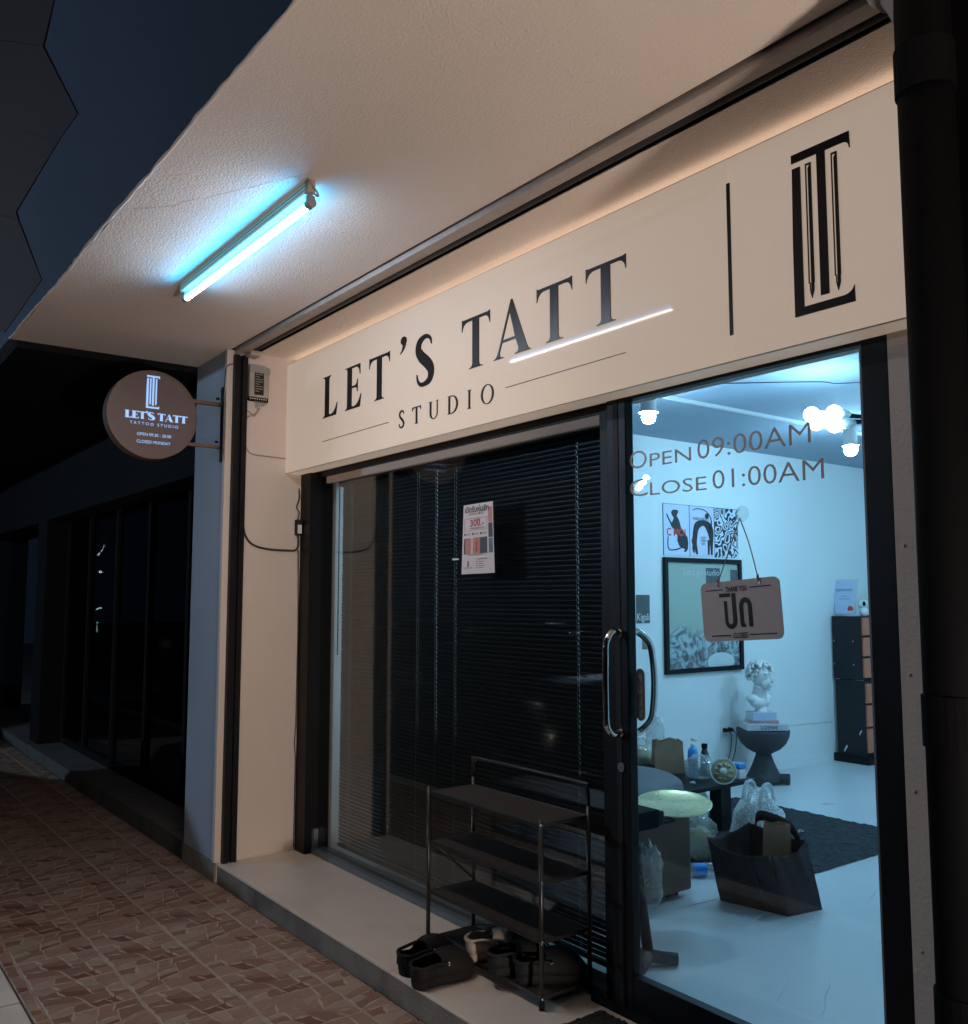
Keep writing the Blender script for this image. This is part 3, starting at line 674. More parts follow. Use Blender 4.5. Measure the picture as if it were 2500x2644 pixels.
for k in range(3):
    pquad('icon', 'ink', .06+k*.26, .10+k*.26, .555, .585); pquad('caption', 'photodark', .12+k*.26, .27+k*.26, .575, .581); pquad('caption', 'photodark', .12+k*.26, .25+k*.26, .558, .563)
pquad('photo', 'photodark', .055, .245, .285, .510, .0006); pquad('photo', 'skin', .10, .29, .290, .500, .0014); pquad('photo', 'skin', .345, .57, .285, .515, .0010); pquad('photo', 'photodark', .575, .80, .285, .515, .0006)
decal('print', [[(.46, .30), (.49, .33), (.47, .39), (.485, .43), (.465, .49), (.445, .43), (.455, .39), (.44, .33)]], lambda a, b, d: pm(a, b, .0018+d), 'red', po)
for (b0, b1, m_) in ((.715, .93, 'skin'), (.50, .705, 'photodark'), (.285, .49, 'photoblue')): pquad('photo', m_, .845, .975, b0, b1)
ptext('ติดต่อสอบถาม', .20, .262, .007, .45)
logo(lambda a, b, d: pm(.185+a/WP, .10+b/HP, .001+d), po, 'ink', None, .055, needles=False, dep=.0005)
ptext("LET'S TATT", .10, .075, .006, .24)
for k in range(4):
    pquad('icon', 'ink', .465, .490, .165-.03*k, .178-.03*k); pquad('caption', 'photodark', .52, .70-.03*(k % 2), .168-.03*k, .174-.03*k)
ptext('สแกนเพื่อติดต่อ', .49, .20, .007, .30)
bm = bmesh.new(); p = at_y(1180, 1444, .5285); bx(bm, p.x-.035, p.x+.012, .5268, .5290, p.z-.004, p.z+.004, .001); tag(obj('tape_strip', bm, 'whitepl', None), 'tiny strip of white tape on the glass left of the price poster', 'tape')
# ================================================================== HANGING CLOSED SIGN
M['signgrey'] = mat('grey_board', (.50, .44, .42), .55, .06, 14, .1, 60)
M['twine'] = mat('jute_twine', (.32, .20, .12), .8, .2, 60)
c5 = lambda x, y: at_y(1550+x*950/1876, 850+y*950/1876, .466)
TL, TR, BR, BL_ = c5(514, 1298), c5(912, 1258), c5(941, 1578), c5(532, 1596)
ox = (((TR-TL)+(BR-BL_))/2); W_ = ox.length; ux_ = ox.normalized(); uy_ = Vector((-ux_.z, 0, ux_.x)); H_ = ((TL-BL_).length+(TR-BR).length)/2
o_ = (TL+TR+BR+BL_)/4-ux_*W_/2-uy_*H_/2
cs = thing('closed_sign', 'grey rounded hanging board reading THANK YOU CLOSED on a string', 'sign', tuple(o_))
mc = lambda a, b, d: o_+ux_*a+uy_*b+Vector((0, -d, 0))
hole = lambda x, y: list(reversed(arcp(x, y, .005, .005, 0, 360, 12)[:-1]))
decal('board', [rrect(W_, H_, .022), hole(.075, H_-.012), hole(W_-.075, H_-.012)], lambda a, b, d: mc(a, b, d-.002), 'signgrey', cs, .004)
def ct(s, cx_, b, h, fit, bold=.02): return text('lettering', s, mc(cx_-fit/2, b, .0026), ux_, uy_, h, 'ink', cs, fit=fit, bold=bold, lift=.0003)
ct('THANK YOU', W_*.47, H_*.815, .017, W_*.27); ct('CLOSED', W_*.485, H_*.045, .017, W_*.185)
def rule(a0, a1, b, t=.003): decal('rule', [[(a0, b), (a1, b), (a1, b+t), (a0, b+t)]], lambda a, c, d: mc(a, c, .0024+d), 'ink', cs)
rule(W_*.07, W_*.30, H_*.855); rule(W_*.64, W_*.90, H_*.855); rule(W_*.11, W_*.36, H_*.085); rule(W_*.60, W_*.93, H_*.085)
k = H_*.56; bx0, by0 = W_*.30, H_*.22
U = [(0, .80), (.115, .80), (.115, .20)] + arcp(.205, .20, .09, .10, 180, 360, 10) + [(.295, 1.02), (.44, 1.02), (.44, .20)] + list(reversed(arcp(.22, .20, .22, .24, 180, 360, 14)))[:-1] + [(0, .2)]
Nn = [(.59, .0), (.75, .0), (.75, .06)] + qb((.75, .06), (.66, .10), (.69, .30), 6) + [(.69, .58)] + arcp(.775, .60, .085, .12, 180, 0, 10) + [(.86, 0), (1.0, 0), (1.0, .60)] + arcp(.775, .60, .225, .27, 0, 180, 14) + [(.55, .2)] + qb((.55, .2), (.55, .05), (.59, .0), 4)
Bar = [(-.16, .92), (.25, .92), (.25, 1.03), (-.16, 1.03)]
for gl in (U, Nn, Bar): decal('letter', [gl], lambda a, b, d: mc(bx0+a*k, by0+b*k, .0024+d), 'ink', cs)
cup = c5(713, 940); cup.y = .470
bm = bmesh.new()
for hx in (.075, W_-.075): tube(bm, catmull([tuple(mc(hx, H_-.012, .003)), tuple(mc(hx+.003, H_-.001, .006)), tuple((mc(hx, H_, .004)+cup)/2+Vector((.002, 0, 0))), tuple(cup+Vector((0, -.006, -.014)))], 6), .0018, 6)
for hx in (.075, W_-.075): blob(bm, mc(hx+.002, H_+.004, .005), (.004, .004, .008), 8)
obj('string', bm, 'twine', cs)
bm = bmesh.new(); lathe(bm, [(.025, .4775), (.024, .474), (.012, .469), (.008, .462), (.010, .455), (.001, .453)], (cup.x, 0, cup.z), 24, 'Y'); obj('suction_cup', bm, 'acrylic', cs)
# ================================================================== SHOE RACK
RZ = .101
rk = thing('shoe_rack', 'black metal four tier shoe rack with a raised back rail on the step', 'shoe rack', (2.05, .37, RZ))
X0, X1, Y0, Y1 = 1.690, 2.405, .250, .478
M['rackshelf'] = mat('brown_black_shelf', (.052, .040, .035), .42, .15, 14, .08, 300)
M['rackframe'] = mat('black_powder_coat', (.014, .013, .013), .33, .15, 14)
for (x, y, zt) in ((X0, Y0, .745), (X1, Y0, .745), (X0, Y1, .76), (X1, Y1, .76)):
    bm = bmesh.new(); tube(bm, [(x, y, RZ), (x, y, zt)], .0085, 10); obj('leg', bm, 'rackframe', rk)
    bm = bmesh.new(); lathe(bm, [(.010, RZ-.001), (.0105, RZ+.02), (.009, RZ+.03)], (x, y, 0), 10); obj('foot', bm, 'blackmatte', rk)
for zc in (.728, .530, .331, .145):
    quick('shelf', 'rackshelf', rk, (X0+.006, X1-.006, Y0+.004, Y1-.004, zc-.004, zc))
    bm = bmesh.new(); bx(bm, X0, X1, Y0-.002, Y0+.004, zc-.012, zc+.0015, .001); bx(bm, X0, X1, Y1-.004, Y1+.002, zc-.012, zc+.0015, .001); bx(bm, X0-.001, X0+.006, Y0, Y1, zc-.012, zc+.001); bx(bm, X1-.006, X1+.001, Y0, Y1, zc-.012, zc+.001); obj('shelf_rim', bm, 'rackframe', rk)
    bm = bmesh.new()
    for x in (X0, X1): blob(bm, (x+.009*(1 if x == X1 else 0), Y0-.004, zc-.003), (.005, .005, .0065), 8)
    obj('screw', bm, 'chrome', rk)
bm = bmesh.new(); tube(bm, catmull([(X0, Y1, .745), (X0, Y1, .80), (X0+.012, Y1, .828), (X0+.05, Y1, .840), (X1-.05, Y1, .840), (X1-.012, Y1, .828), (X1, Y1, .80), (X1, Y1, .745)], 6), .0075, 10); obj('back_rail', bm, 'rackframe', rk)
bm = bmesh.new(); tube(bm, [(X0+.005, Y1-.004, .34), (X0+.005, Y0+.01, .525)], .004, 6); tube(bm, [(X0+.01, Y1, .32), (X1-.01, Y1, .15)], .004, 6); tube(bm, [(X0+.01, Y1, .15), (X1-.01, Y1, .32)], .004, 6); obj('brace', bm, 'rackframe', rk)
# ================================================================== SHOES
def clog(name, label, cat, loc, heading, m, L=.28, group=None, z0=.101, tilt=0.0, holes=True, laces=False):
    """rubber clog: thick sole, closed toe, open heel with strap"""
    t = thing(name, label, cat, (loc[0], loc[1], z0), group)
    R = Matrix.Rotation(heading, 3, 'Z') @ Matrix.Rotation(tilt, 3, 'Y'); o = Vector((loc[0], loc[1], z0))
    W = lambda s: (.040+.013*math.sin(math.pi*min(1, max(0, (s-.30)/.75)))-.004*math.sin(math.pi*s*2))*(1 if s < .80 else max(.0, 1-((s-.80)/.20)**2.6*.92))*(1 if s > .10 else math.sqrt(max(.03, 1-((.10-s)/.10)**2)))
    off = lambda s: .006*math.sin(math.pi*s)
    mp = lambda s, y, z: o+R@Vector(((s-.5)*L, (y+off(s))*1.12, z*1.35))
    n = 40; bm = bmesh.new(); rings = []
    for i in range(n+1):
        s = i/n; w_ = W(s); toe = .006*max(0, (s-.75)/.25)**2
        pr = [(-w_*.90, 0+toe), (-w_*1.05, .012+toe), (-w_*1.0, .030+toe), (w_*1.0, .030+toe), (w_*1.05, .012+toe), (w_*.90, 0+toe)]
        rings.append([bm.verts.new(mp(s, a, b)) for a, b in pr])
    for A, Bq in zip(rings, rings[1:]):
        for k in range(6): bm.faces.new((A[k], A[(k+1) % 6], Bq[(k+1) % 6], Bq[k])).smooth = True
    bm.faces.new(rings[0]); bm.faces.new(list(reversed(rings[-1])))
    so = obj('sole', bm, m, t)
    bm = bmesh.new(); rings = []; k = 14
    for i in range(n+1):
        s = i/n; w_ = W(s)*1.03
        full = min(1, max(0, (s-.38)/.12)); h = .030+.050*math.sin(math.pi*(.30+.70*min(1, max(0, (s-.38)/.62))))**.8*1.0
        if s > .93: h = .030+(h-.030)*math.sqrt(max(.05, (1.0-s)/.07))
        hw = .048+.010*max(0, (.30-s)/.30)
        row = []
        for j in range(k+1):
            a = math.pi*j/k
            yy = -w_*math.cos(a); zz = .026+(h-.026)*math.sin(a)**.75
            if full < 1:                     # open heel: the wall stops at hw
                zmax = hw*(1-full)+h*full
                side = abs(math.cos(a))
                zz = .026+(zmax-.026)*min(1, math.sin(a)*2.2) if full == 0 else min(zz, .026+(h-.026)*math.sin(a)**.75)
                if full == 0: yy = (-w_ if j <= k/2 else w_)*(1-.06*min(1, math.sin(a)*2.2))
            row.append(bm.verts.new(mp(s, yy, zz)))
        rings.append((row, full))
    for (A, fa), (Bq, fb) in zip(rings, rings[1:]):
        for j in range(k):
            if min(fa, fb) == 0 and k*.28 <= j < k*.72: continue
            try: bm.faces.new((A[j], A[j+1], Bq[j+1], Bq[j])).smooth = True
            except ValueError: pass
    A = rings[0][0]
    hb = [bm.verts.new(mp(-.002, y*W(0.0), z)) for y, z in ((-1, .026), (-1, .056), (1, .056), (1, .026))]; bm.faces.new(hb)
    up_ = obj('upper', bm, m, t); md = up_.modifiers.new('thick', 'SOLIDIFY'); md.thickness = .006; md.offset = 1
    bm = bmesh.new()
    tube(bm, catmull([tuple(mp(.46, -W(.46)*1.06, .058)), tuple(mp(.25, -W(.25)*1.14, .060)), tuple(mp(.06, -W(.12)*1.02, .058)), tuple(mp(-.028, 0, .056)), tuple(mp(.06, W(.12)*1.02, .058)), tuple(mp(.25, W(.25)*1.14, .060)), tuple(mp(.46, W(.46)*1.06, .058))], 5), .0065, 8); obj('strap', bm, m, t)
    bm = bmesh.new()
    for sd in (-1, 1): bm.free(); bm = bmesh.new(); blob(bm, mp(.46, sd*W(.46)*1.10, .056), (.009, .009, .009), 8); obj('rivet', bm, 'chrome', t); bm = bmesh.new()
    bm.free()
    if holes:
        bm = bmesh.new()
        for s, y in ((.62, -.018), (.62, .018), (.70, 0), (.72, -.026), (.72, .026), (.79, -.012), (.79, .012)):
            w_ = W(s); a = math.acos(max(-1, min(1, -y/w_))); h = .030+.050*math.sin(math.pi*(.30+.70*min(1, (s-.38)/.62)))**.8
            blob(bm, mp(s, y, .030+(h-.026)*math.sin(a)**.75+.001), (.0045, .0045, .0035), 8)
        obj('vent_hole', bm, 'blackmatte', t)
    return t
M['rubberblack'] = mat('black_rubber', (.012, .010, .010), .8, .2, 30, .2, 160, spec=.25)
M['rubberbeige'] = mat('beige_rubber', (.36, .29, .235), .8, .2, 25, .2, 120, spec=.3)
M['leatherblack'] = mat('black_leather', (.013, .013, .014), .75, .2, 25, .25, 120, spec=.25)
a = at_z(1010, 2478, .101); 
clog('clog_shoe', 'black rubber clog nearest the step edge with its open heel to the street', 'shoe', (1.990, .120), math.radians(92), 'rubberblack', .26)
clog('clog_shoe', 'black rubber clog behind the front one beside the rack leg', 'shoe', (1.850, .145), math.radians(98), 'rubberblack', .26)
clog('clog_shoe', 'beige rubber clog at the left end of the bottom rack shelf', 'shoe', (2.045, .345), math.radians(56), 'rubberbeige', .25, z0=.146, holes=True)
clog('clog_shoe', 'black clog in the middle of the bottom rack shelf', 'shoe', (2.195, .335), math.radians(66), 'leatherblack', .25, z0=.146, holes=False)
clog('clog_shoe', 'black rounded clog at the right end of the bottom rack shelf', 'shoe', (2.315, .372), math.radians(64), 'leatherblack', .26, z0=.146, holes=False)
# ================================================================== DOOR MAT
M['mat'] = mat('coarse_mat', (.022, .018, .017), .95, .4, 90, 1.0, 260)
bm = bmesh.new(); rm = random.Random(2)
nx, ny = 110, 36; g = [[bm.verts.new((2.535+1.0*i/nx+rm.uniform(-.004, .004), .050+.36*j/ny+rm.uniform(-.003, .003), .1035+rm.uniform(.004, .013)*(0 if i in (0, nx) or j in (0, ny) else 1))) for j in range(ny+1)] for i in range(nx+1)]
for i in range(nx):
    for j in range(ny): bm.faces.new((g[i][j], g[i+1][j], g[i+1][j+1], g[i][j+1]))
bx(bm, 2.54, 3.53, .055, .405, .1012, .1036)
tag(obj('door_mat', bm, 'mat', None), 'coarse dark coir door mat on the step before the glass door', 'mat')
# ================================================================== STUDIO LIGHTS
M['bulb'] = mat('bulb_glow', (.9, .9, .9), .4, emit=(.36, .71, 1.0), es=BULB_E*1.5); M['bulb2'] = mat('dimmer_bulb_glow', (.9, .9, .9), .4, emit=(.36, .71, 1.0), es=BULB_E*.22)
def bulb(bm, c, r): blob(bm, c, (r, r, r), 20)
def downlight(label, c, r):
    t = thing('ceiling_downlight', label, 'ceiling light', (c.x, c.y, RC), 'surface mounted downlights in the studio')
    bm = bmesh.new(); bulb(bm, c, r); obj('bulb', bm, 'bulb', t)
    bm = bmesh.new(); lathe(bm, [(.046, c.z+.030), (.056, c.z+.026), (.056, c.z+.032), (.046, c.z+.036), (.046, RC+.001)], (c.x, c.y, 0), 28, smooth=False); obj('housing', bm, 'whitepl', t)
    for i in range(4): quick('vent_slot', 'darkpaint', t, (c.x-.012+i*.009, c.x-.008+i*.009, c.y-.0470, c.y-.0455, RC-.055, RC-.03))
    return t
downlight('white cylinder downlight with round bulb at the top left of the door glass', at_z(1675, 1077, 2.565), .040)
downlight('white cylinder downlight with round bulb below the bulb cluster near the door frame', at_z(2197, 1161, 2.555), .046)
hub = at_z(2300, 1082, 2.53)
ch = thing('bulb_cluster_light', 'ceiling lamp of four glowing globe bulbs on thin dark arms', 'ceiling light', (hub.x, hub.y, RC))
bm = bmesh.new(); lathe(bm, [(.03, 2.49), (.035, 2.53), (.03, 2.57), (.008, 2.575), (.008, RC-.02), (.05, RC-.018), (.05, RC+.001)], (hub.x, hub.y, 0), 20); obj('hub', bm, 'black', ch)
for (u, v, zz) in ((2096, 1071, 2.50), (2154, 1066, 2.50), (2108, 1092, 2.485), (2156, 1098, 2.475)):
    c = at_z(u, v, zz); d = (hub-c).normalized(); e = c+d*.13
    bm = bmesh.new(); bulb(bm, c, .041); obj('bulb', bm, 'bulb2', ch)
    bm = bmesh.new(); tube(bm, [c+d*.035, c+d*.05, c+d*.09, e], [.022, .026, .026, .018], 14); obj('socket', bm, 'whitepl', ch)
    bm = bmesh.new(); tube(bm, [e-d*.01, hub], .007, 8); obj('arm', bm, 'black', ch)
# unseen downlight added deeper in the room to brighten its walls
ch2 = thing('ceiling_downlight', 'unseen white cylinder downlight added deep in the studio to brighten its walls', 'ceiling light', (2.6, 4.9, RC), 'surface mounted downlights in the studio')
bm = bmesh.new(); bulb(bm, (2.6, 4.9, 2.58), .058); obj('bulb', bm, 'bulb', ch2)
bm = bmesh.new(); lathe(bm, [(.046, 2.61), (.046, RC+.001)], (2.6, 4.9, 0), 28); obj('housing', bm, 'whitepl', ch2)
a = at_z(1693, 1021, RC-.012); b = at_z(2085, 1094, RC-.012)
tag(quick('ceiling_conduit', 'whitepl', None, (a.x-.012, a.x+.012, a.y-.3, RY1-.3, RC-.020, RC+.001)), 'white square conduit running along the studio ceiling', 'conduit')
a = at_z(1730, 992, RC-.004); b = at_z(2110, 986, RC-.004); c = at_z(2160, 990, RC-.02); d = at_z(2225, 987, RC-.004)
bm = bmesh.new(); tube(bm, catmull([tuple(a), tuple((a+b)/2), tuple(b), tuple(c), tuple(d)], 6), .003, 6); tag(obj('ceiling_wire', bm, 'wire', None), 'thin dark wire stapled across the studio ceiling', 'wire')
# ================================================================== WALL PRINTS (left wall of the studio)
WX = RX0
z6 = lambda x, y: (1690+x*310/1230, 1270+y*310/1230)
M['posterblue'] = mat('pale_poster', (.60, .64, .80), .6, .04, 8); M['posterlil'] = mat('lilac_poster', (.58, .60, .74), .6, .04, 8); M['catblack'] = mat('cat_print', (.012, .012, .016), .6); M['catred'] = mat('vermilion_print', (.60, .06, .03), .6)
def wallposter(name, label, y0, y1, z0, z1, m, th=.004):
    t = thing(name, label, 'poster', (WX, (y0+y1)/2, z0)); quick('sheet', m, t, (WX+.0005, WX+th, y0, y1, z0, z1))
    quick('edge', 'catblack', t, (WX+.0003, WX+th+.0006, y0-.004, y0, z0, z1)); quick('edge', 'catblack', t, (WX+.0003, WX+th+.0006, y0-.004, y1, z1, z1+.003)); return t
PZ0, PZ1 = 1.845, 2.243
p1 = wallposter('cat_poster', 'pale poster of a seated black cat with red lettering', 3.388, 3.682, PZ0, PZ1, 'posterblue')
def pxmap(x0, x1, y0, y1, wy0, wy1): return lambda x, y, d: Vector((WX+.0045+d, wy0+(x-x0)/(x1-x0)*(wy1-wy0), PZ1-(y-y0)/(y1-y0)*(PZ1-PZ0)))
m1 = pxmap(85, 350, 135, 665, 3.388, 3.682)
cat = [(235,195),(238,212),(225,238),(222,255),(242,290),(256,340),(264,372),(300,420),(330,470),(336,530),(330,590),(312,620),(288,620),(300,592),(268,578),(245,566),(222,510),(224,455),(204,405),(168,372),(156,340),(120,262),(113,232),(128,245),(145,285),(168,326),(182,300),(190,272),(170,245),(163,215),(180,193),(208,187)]
decal('print', [cat], m1, 'catblack', p1); decal('print', [ribbon([(270,575,6),(215,598,7),(150,606,6),(128,575,5),(126,520,5),(130,470,5)])], m1, 'catblack', p1)
text('lettering', 'C MO!', m1(115, 458, .001), (0, 1, 0), (0, 0, 1), .060, 'catred', p1, fit=.215, bold=.02)
p2 = wallposter('cat_poster', 'lilac poster of an arched black cat under a dark moon', 3.688, 3.980, PZ0, PZ1, 'posterlil')
m2 = pxmap(355, 603, 155, 680, 3.688, 3.980)
decal('print', [ribbon([(425,655,9),(412,600,16),(398,540,24),(405,470,24),(415,400,26),(440,345,34),(490,325,30),(535,345,36),(560,400,34),(570,470,24),(572,560,14),(572,655,10)])], m2, 'catblack', p2)
decal('print', [arcp(395, 520, 26, 34, 0, 360, 16)[:-1]], lambda a, b, d: m2(a, b, d+.0008), 'catblack', p2)
decal('print', [ribbon([(545,500,14),(542,580,11),(540,655,9)])], lambda a, b, d: m2(a, b, d+.0008), 'catblack', p2)
decal('print', [ribbon([(395,640,7),(385,600,10),(392,560,12)])], lambda a, b, d: m2(a, b, d+.0008), 'catblack', p2)
decal('print', [ribbon([(385,200,3),(430,180,5),(510,192,5),(562,250,5),(576,330,6),(560,380,8)])], m2, 'catblack', p2)
decal('print', [arcp(530, 250, 20, 30, 0, 360, 20)[:-1]], m2, 'catblack', p2)
text('lettering', 'PARIS NIGHT', m2(388, 300, .0012), (0, 1, 0), (0, 0, 1), .026, 'catblack', p2, fit=.19); text('lettering', 'CAFE\nNOIR\n1920', m2(462, 490, .0012), (0, 1, 0), (0, 0, 1), .018, 'catblack', p2, fit=.062)
mm = bpy.data.materials.new('maze_print'); mm.use_nodes = True; N, L = nt(mm); bsd = N['Principled BSDF']; bsd.inputs['Roughness'].default_value = .6
ge = N.new('ShaderNodeNewGeometry'); wv = N.new('ShaderNodeTexNoise'); wv.inputs['Scale'].default_value = 9; wv.inputs['Detail'].default_value = 1; L.new(ge.outputs['Position'], wv.inputs['Vector'])
mu = N.new('ShaderNodeMath'); mu.operation = 'MULTIPLY'; mu.inputs[1].default_value = 62; L.new(wv.outputs['Fac'], mu.inputs[0]); si = N.new('ShaderNodeMath'); si.operation = 'SINE'; L.new(mu.outputs[0], si.inputs[0]); gt = N.new('ShaderNodeMath'); gt.operation = 'GREATER_THAN'; gt.inputs[1].default_value = 0; L.new(si.outputs[0], gt.inputs[0])
mx = N.new('ShaderNodeMix'); mx.data_type = 'RGBA'; mx.inputs['A'].default_value = (.015, .016, .02, 1); mx.inputs['B'].default_value = (.6, .66, .76, 1); L.new(gt.outputs[0], mx.inputs['Factor']); L.new(mx.outputs['Result'], bsd.inputs['Base Color']); M['maze'] = mm
p3 = wallposter('maze_poster', 'poster filled with a black and white winding maze pattern', 3.986, 4.278, PZ0, PZ1, 'maze')
# framed picture
mf = bpy.data.materials.new('garden_print'); mf.use_nodes = True; N, L = nt(mf); bsd = N['Principled BSDF']; bsd.inputs['Roughness'].default_value = .5
ge = N.new('ShaderNodeNewGeometry'); se = N.new('ShaderNodeSeparateXYZ'); L.new(ge.outputs['Position'], se.inputs[0])
n1 = N.new('ShaderNodeTexNoise'); n1.inputs['Scale'].default_value = 6; n1.inputs['Detail'].default_value = 5; L.new(ge.outputs['Position'], n1.inputs['Vector'])
ad = N.new('ShaderNodeMath'); ad.operation = 'MULTIPLY_ADD'; ad.inputs[1].default_value = .28; L.new(n1.outputs['Fac'], ad.inputs[0]); L.new(se.outputs['Z'], ad.inputs[2])
rg = N.new('ShaderNodeMapRange'); rg.inputs['From Min'].default_value = 1.33; rg.inputs['From Max'].default_value = 1.45; L.new(ad.outputs[0], rg.inputs['Value'])
vo = N.new('ShaderNodeTexNoise'); vo.inputs['Scale'].default_value = 12; vo.inputs['Detail'].default_value = 3; vo.inputs['Distortion'].default_value = 1.6; L.new(ge.outputs['Position'], vo.inputs['Vector'])
cr = N.new('ShaderNodeValToRGB'); cr.color_ramp.elements[0].position = .36; cr.color_ramp.elements[0].color = (.02, .03, .035, 1); cr.color_ramp.elements[1].position = .60; cr.color_ramp.elements[1].color = (.62, .66, .66, 1)
e = cr.color_ramp.elements.new(.46); e.color = (.30, .22, .20, 1); e = cr.color_ramp.elements.new(.50); e.color = (.25, .40, .46, 1); L.new(vo.outputs['Fac'], cr.inputs[0])
mx = N.new('ShaderNodeMix'); mx.data_type = 'RGBA'; L.new(rg.outputs['Result'], mx.inputs['Factor']); L.new(cr.outputs['Color'], mx.inputs['A']); mx.inputs['B'].default_value = (.50, .56, .46, 1); L.new(mx.outputs['Result'], bsd.inputs['Base Color']); M['garden'] = mf
fy0, fy1, fz0, fz1 = 3.372, 4.288, .950, 1.832
fr = thing('framed_picture', 'large black framed picture with pale sky above a busy garden of flowers and rocks', 'picture', (WX, 3.83, fz0))
quick('print', 'garden', fr, (WX+.001, WX+.010, fy0+.03, fy1-.03, fz0+.03, fz1-.03))
for b in ((fy0, fy1, fz1-.036, fz1), (fy0, fy1, fz0, fz0+.036), (fy0, fy0+.036, fz0+.0362, fz1-.0362), (fy1-.036, fy1, fz0+.0362, fz1-.0362)): quick('frame_bar', 'black', fr, (WX+.0005, WX+.028, *b))
quick('glazing', 'acrylic', fr, (WX+.012, WX+.015, fy0+.036, fy1-.036, fz0+.036, fz1-.036))
bm = bmesh.new(); blob(bm, (WX+.0115, 4.02, 1.02), (.003, .17, .075), 16); obj('print_rock', bm, 'roomwall', fr)
for (a, b, c, d) in ((3.86, 4.03, 1.60, 1.76), (4.16, 4.245, 1.60, 1.75)): quick('window_reflection', 'photodark', fr, (WX+.0102, WX+.0108, a, b, c, d))  # dark rectangles painted in for windows mirrored in the glazing
text('lettering', "Let's go studio", Vector((WX+.0109, 3.60, 1.70)), (0, 1, 0), (0, 0, 1), .05, 'whitepl', fr, fit=.42)
def onwall(u, v): return at_x(u, v, WX)
a, b = onwall(1642, 1536), onwall(1678, 1609)
kp = thing('small_poster', 'small dark grey poster lettered Kigali near the door stile', 'poster', (WX, a.y, b.z)); quick('sheet', mat('dark_poster', (.075, .085, .08), .5, .6, 22), kp, (WX+.0005, WX+.003, a.y, b.y, b.z, a.z))
text('lettering', 'Kigali', Vector((WX+.0032, a.y+.006, b.z+.022)), (0, 1, 0), (0, 0, 1), .055, 'roomwall', kp, fit=(b.y-a.y)*.9)
a, b = onwall(1658, 1648), onwall(1680, 1676)
tag(quick('photo_print', mat('olive_photo', (.16, .17, .11), .5, .6, 40), None, (WX+.0005, WX+.003, a.y, b.y, b.z, a.z)), 'tiny square olive photo print beneath the Kigali poster', 'photo')
# ================================================================== CABINET
cb = thing('drawer_cabinet', 'tall black drawer cabinet with reddish brown drawer fronts', 'cabinet', (.31, 5.85, .1))
z8 = lambda x, y: (2050+x*250/870, 1450+y*250/870)
CY0 = 5.55; CX0, CX1 = .175, .470
quick('carcass', 'darkpaint', cb, (CX0, CX1-.02, CY0, 6.15, .815, 1.362)); quick('carcass', 'darkpaint', cb, (CX0+.012, CX1-.008, CY0+.006, 6.15, .17, .808)); quick('base', 'blackmatte', cb, (CX0-.012, CX1+.03, CY0-.03, 6.15, .1, .168))
quick('divider_strip', 'steelgrey', cb, (CX0+.01, CX0+.06, CY0-.002, CY0+.001, .809, .814)); quick('divider_strip', 'steelgrey', cb, (CX1-.09, CX1-.008, CY0-.002, CY0+.001, .809, .814))
M['drawer'] = mat('red_brown_drawer', (.52, .15, .08), .45, .15, 10)
for (za, zb, xx) in ((1.20, 1.352, CX1-.019), (1.02, 1.18, CX1-.019), (.835, 1.0, CX1-.019), (.62, .785, CX1-.007), (.42, .60, CX1-.007), (.20, .40, CX1-.007)):
    d = quick('drawer', 'drawer', cb, (xx, xx+.018, CY0+.012, 6.14, za, zb)); bm = bmesh.new(); lathe(bm, [(.014, xx+.0181), (.014, xx+.0195)], (0, CY0+.13, (za+zb)/2), 16, 'X'); obj('finger_hole', bm, 'blackmatte', d)
for (px, py) in ((360, 710), (530, 718), (365, 917), (537, 928)):
    p = at_y(*z8(px, py), CY0-.001); bm = bmesh.new(); blob(bm, (p.x, CY0, p.z), (.006, .002, .006), 8); obj('screw_cap', bm, 'whitepl', cb)
for (px, py, s, nm) in ((465, 1680, .026, 'white twisted sticker low on the cabinet side'), (598, 1540, .020, 'white candy shaped sticker on the cabinet side')):
    p = at_y(*z8(px, py), CY0-.001); bm = bmesh.new(); pts = [(-1, -.9), (-.5, -1.1), (0, -.3), (.7, .3), (1.1, 1.0), (.5, 1.2), (-.1, .4), (-.7, -.2)]
    prism(bm, pts, .001, lambda a, b, d: Vector((p.x+a*s*.7, CY0+.0045-d*.9, p.z+b*s))); tag(obj('sticker', bm, 'whitepl', None), nm, 'sticker')
# certificate in an acrylic stand
cf = thing('certificate_stand', 'certificate with red seal in a clear acrylic stand on the cabinet', 'certificate', (.28, 5.60, 1.362))
c0, c1, c2, c3 = at_y(*z8(372, 482), 5.60), at_y(*z8(545, 478), 5.60), at_y(*z8(560, 168), 5.66), at_y(*z8(330, 168), 5.66)
zb_ = 1.364
def cm(a, b, d): 
    p = c0*(1-a)*(1-b)+c1*a*(1-b)+c2*a*b+c3*(1-a)*b; return Vector((p.x, p.y-d, p.z))
decal('panel', [[(-.06, -.03), (1.06, -.03), (1.06, 1.03), (-.06, 1.03)]], lambda a, b, d: cm(a, b, d-.006), 'acrylic', cf, .004)
M['certpaper'] = mat('certificate_paper', (.50, .56, .72), .6, .04, 10)
decal('sheet', [[(.06, .04), (.94, .04), (.94, .97), (.06, .97)]], lambda a, b, d: cm(a, b, d+.0002), 'certpaper', cf, .001)
UC = (c1-c0).normalized(); VC = (c3-c0+c2-c1).normalized()
for (s, a, b, h, fw) in (('CERTIFICATE', .16, .67, .022, .68), ('AWARDED TO', .34, .52, .008, .3), ('TATTOO ARTIST', .26, .44, .010, .46)):
    text('lettering', s, cm(a, b, .0016), UC, VC, h, 'photodark', cf, fit=fw*.24)
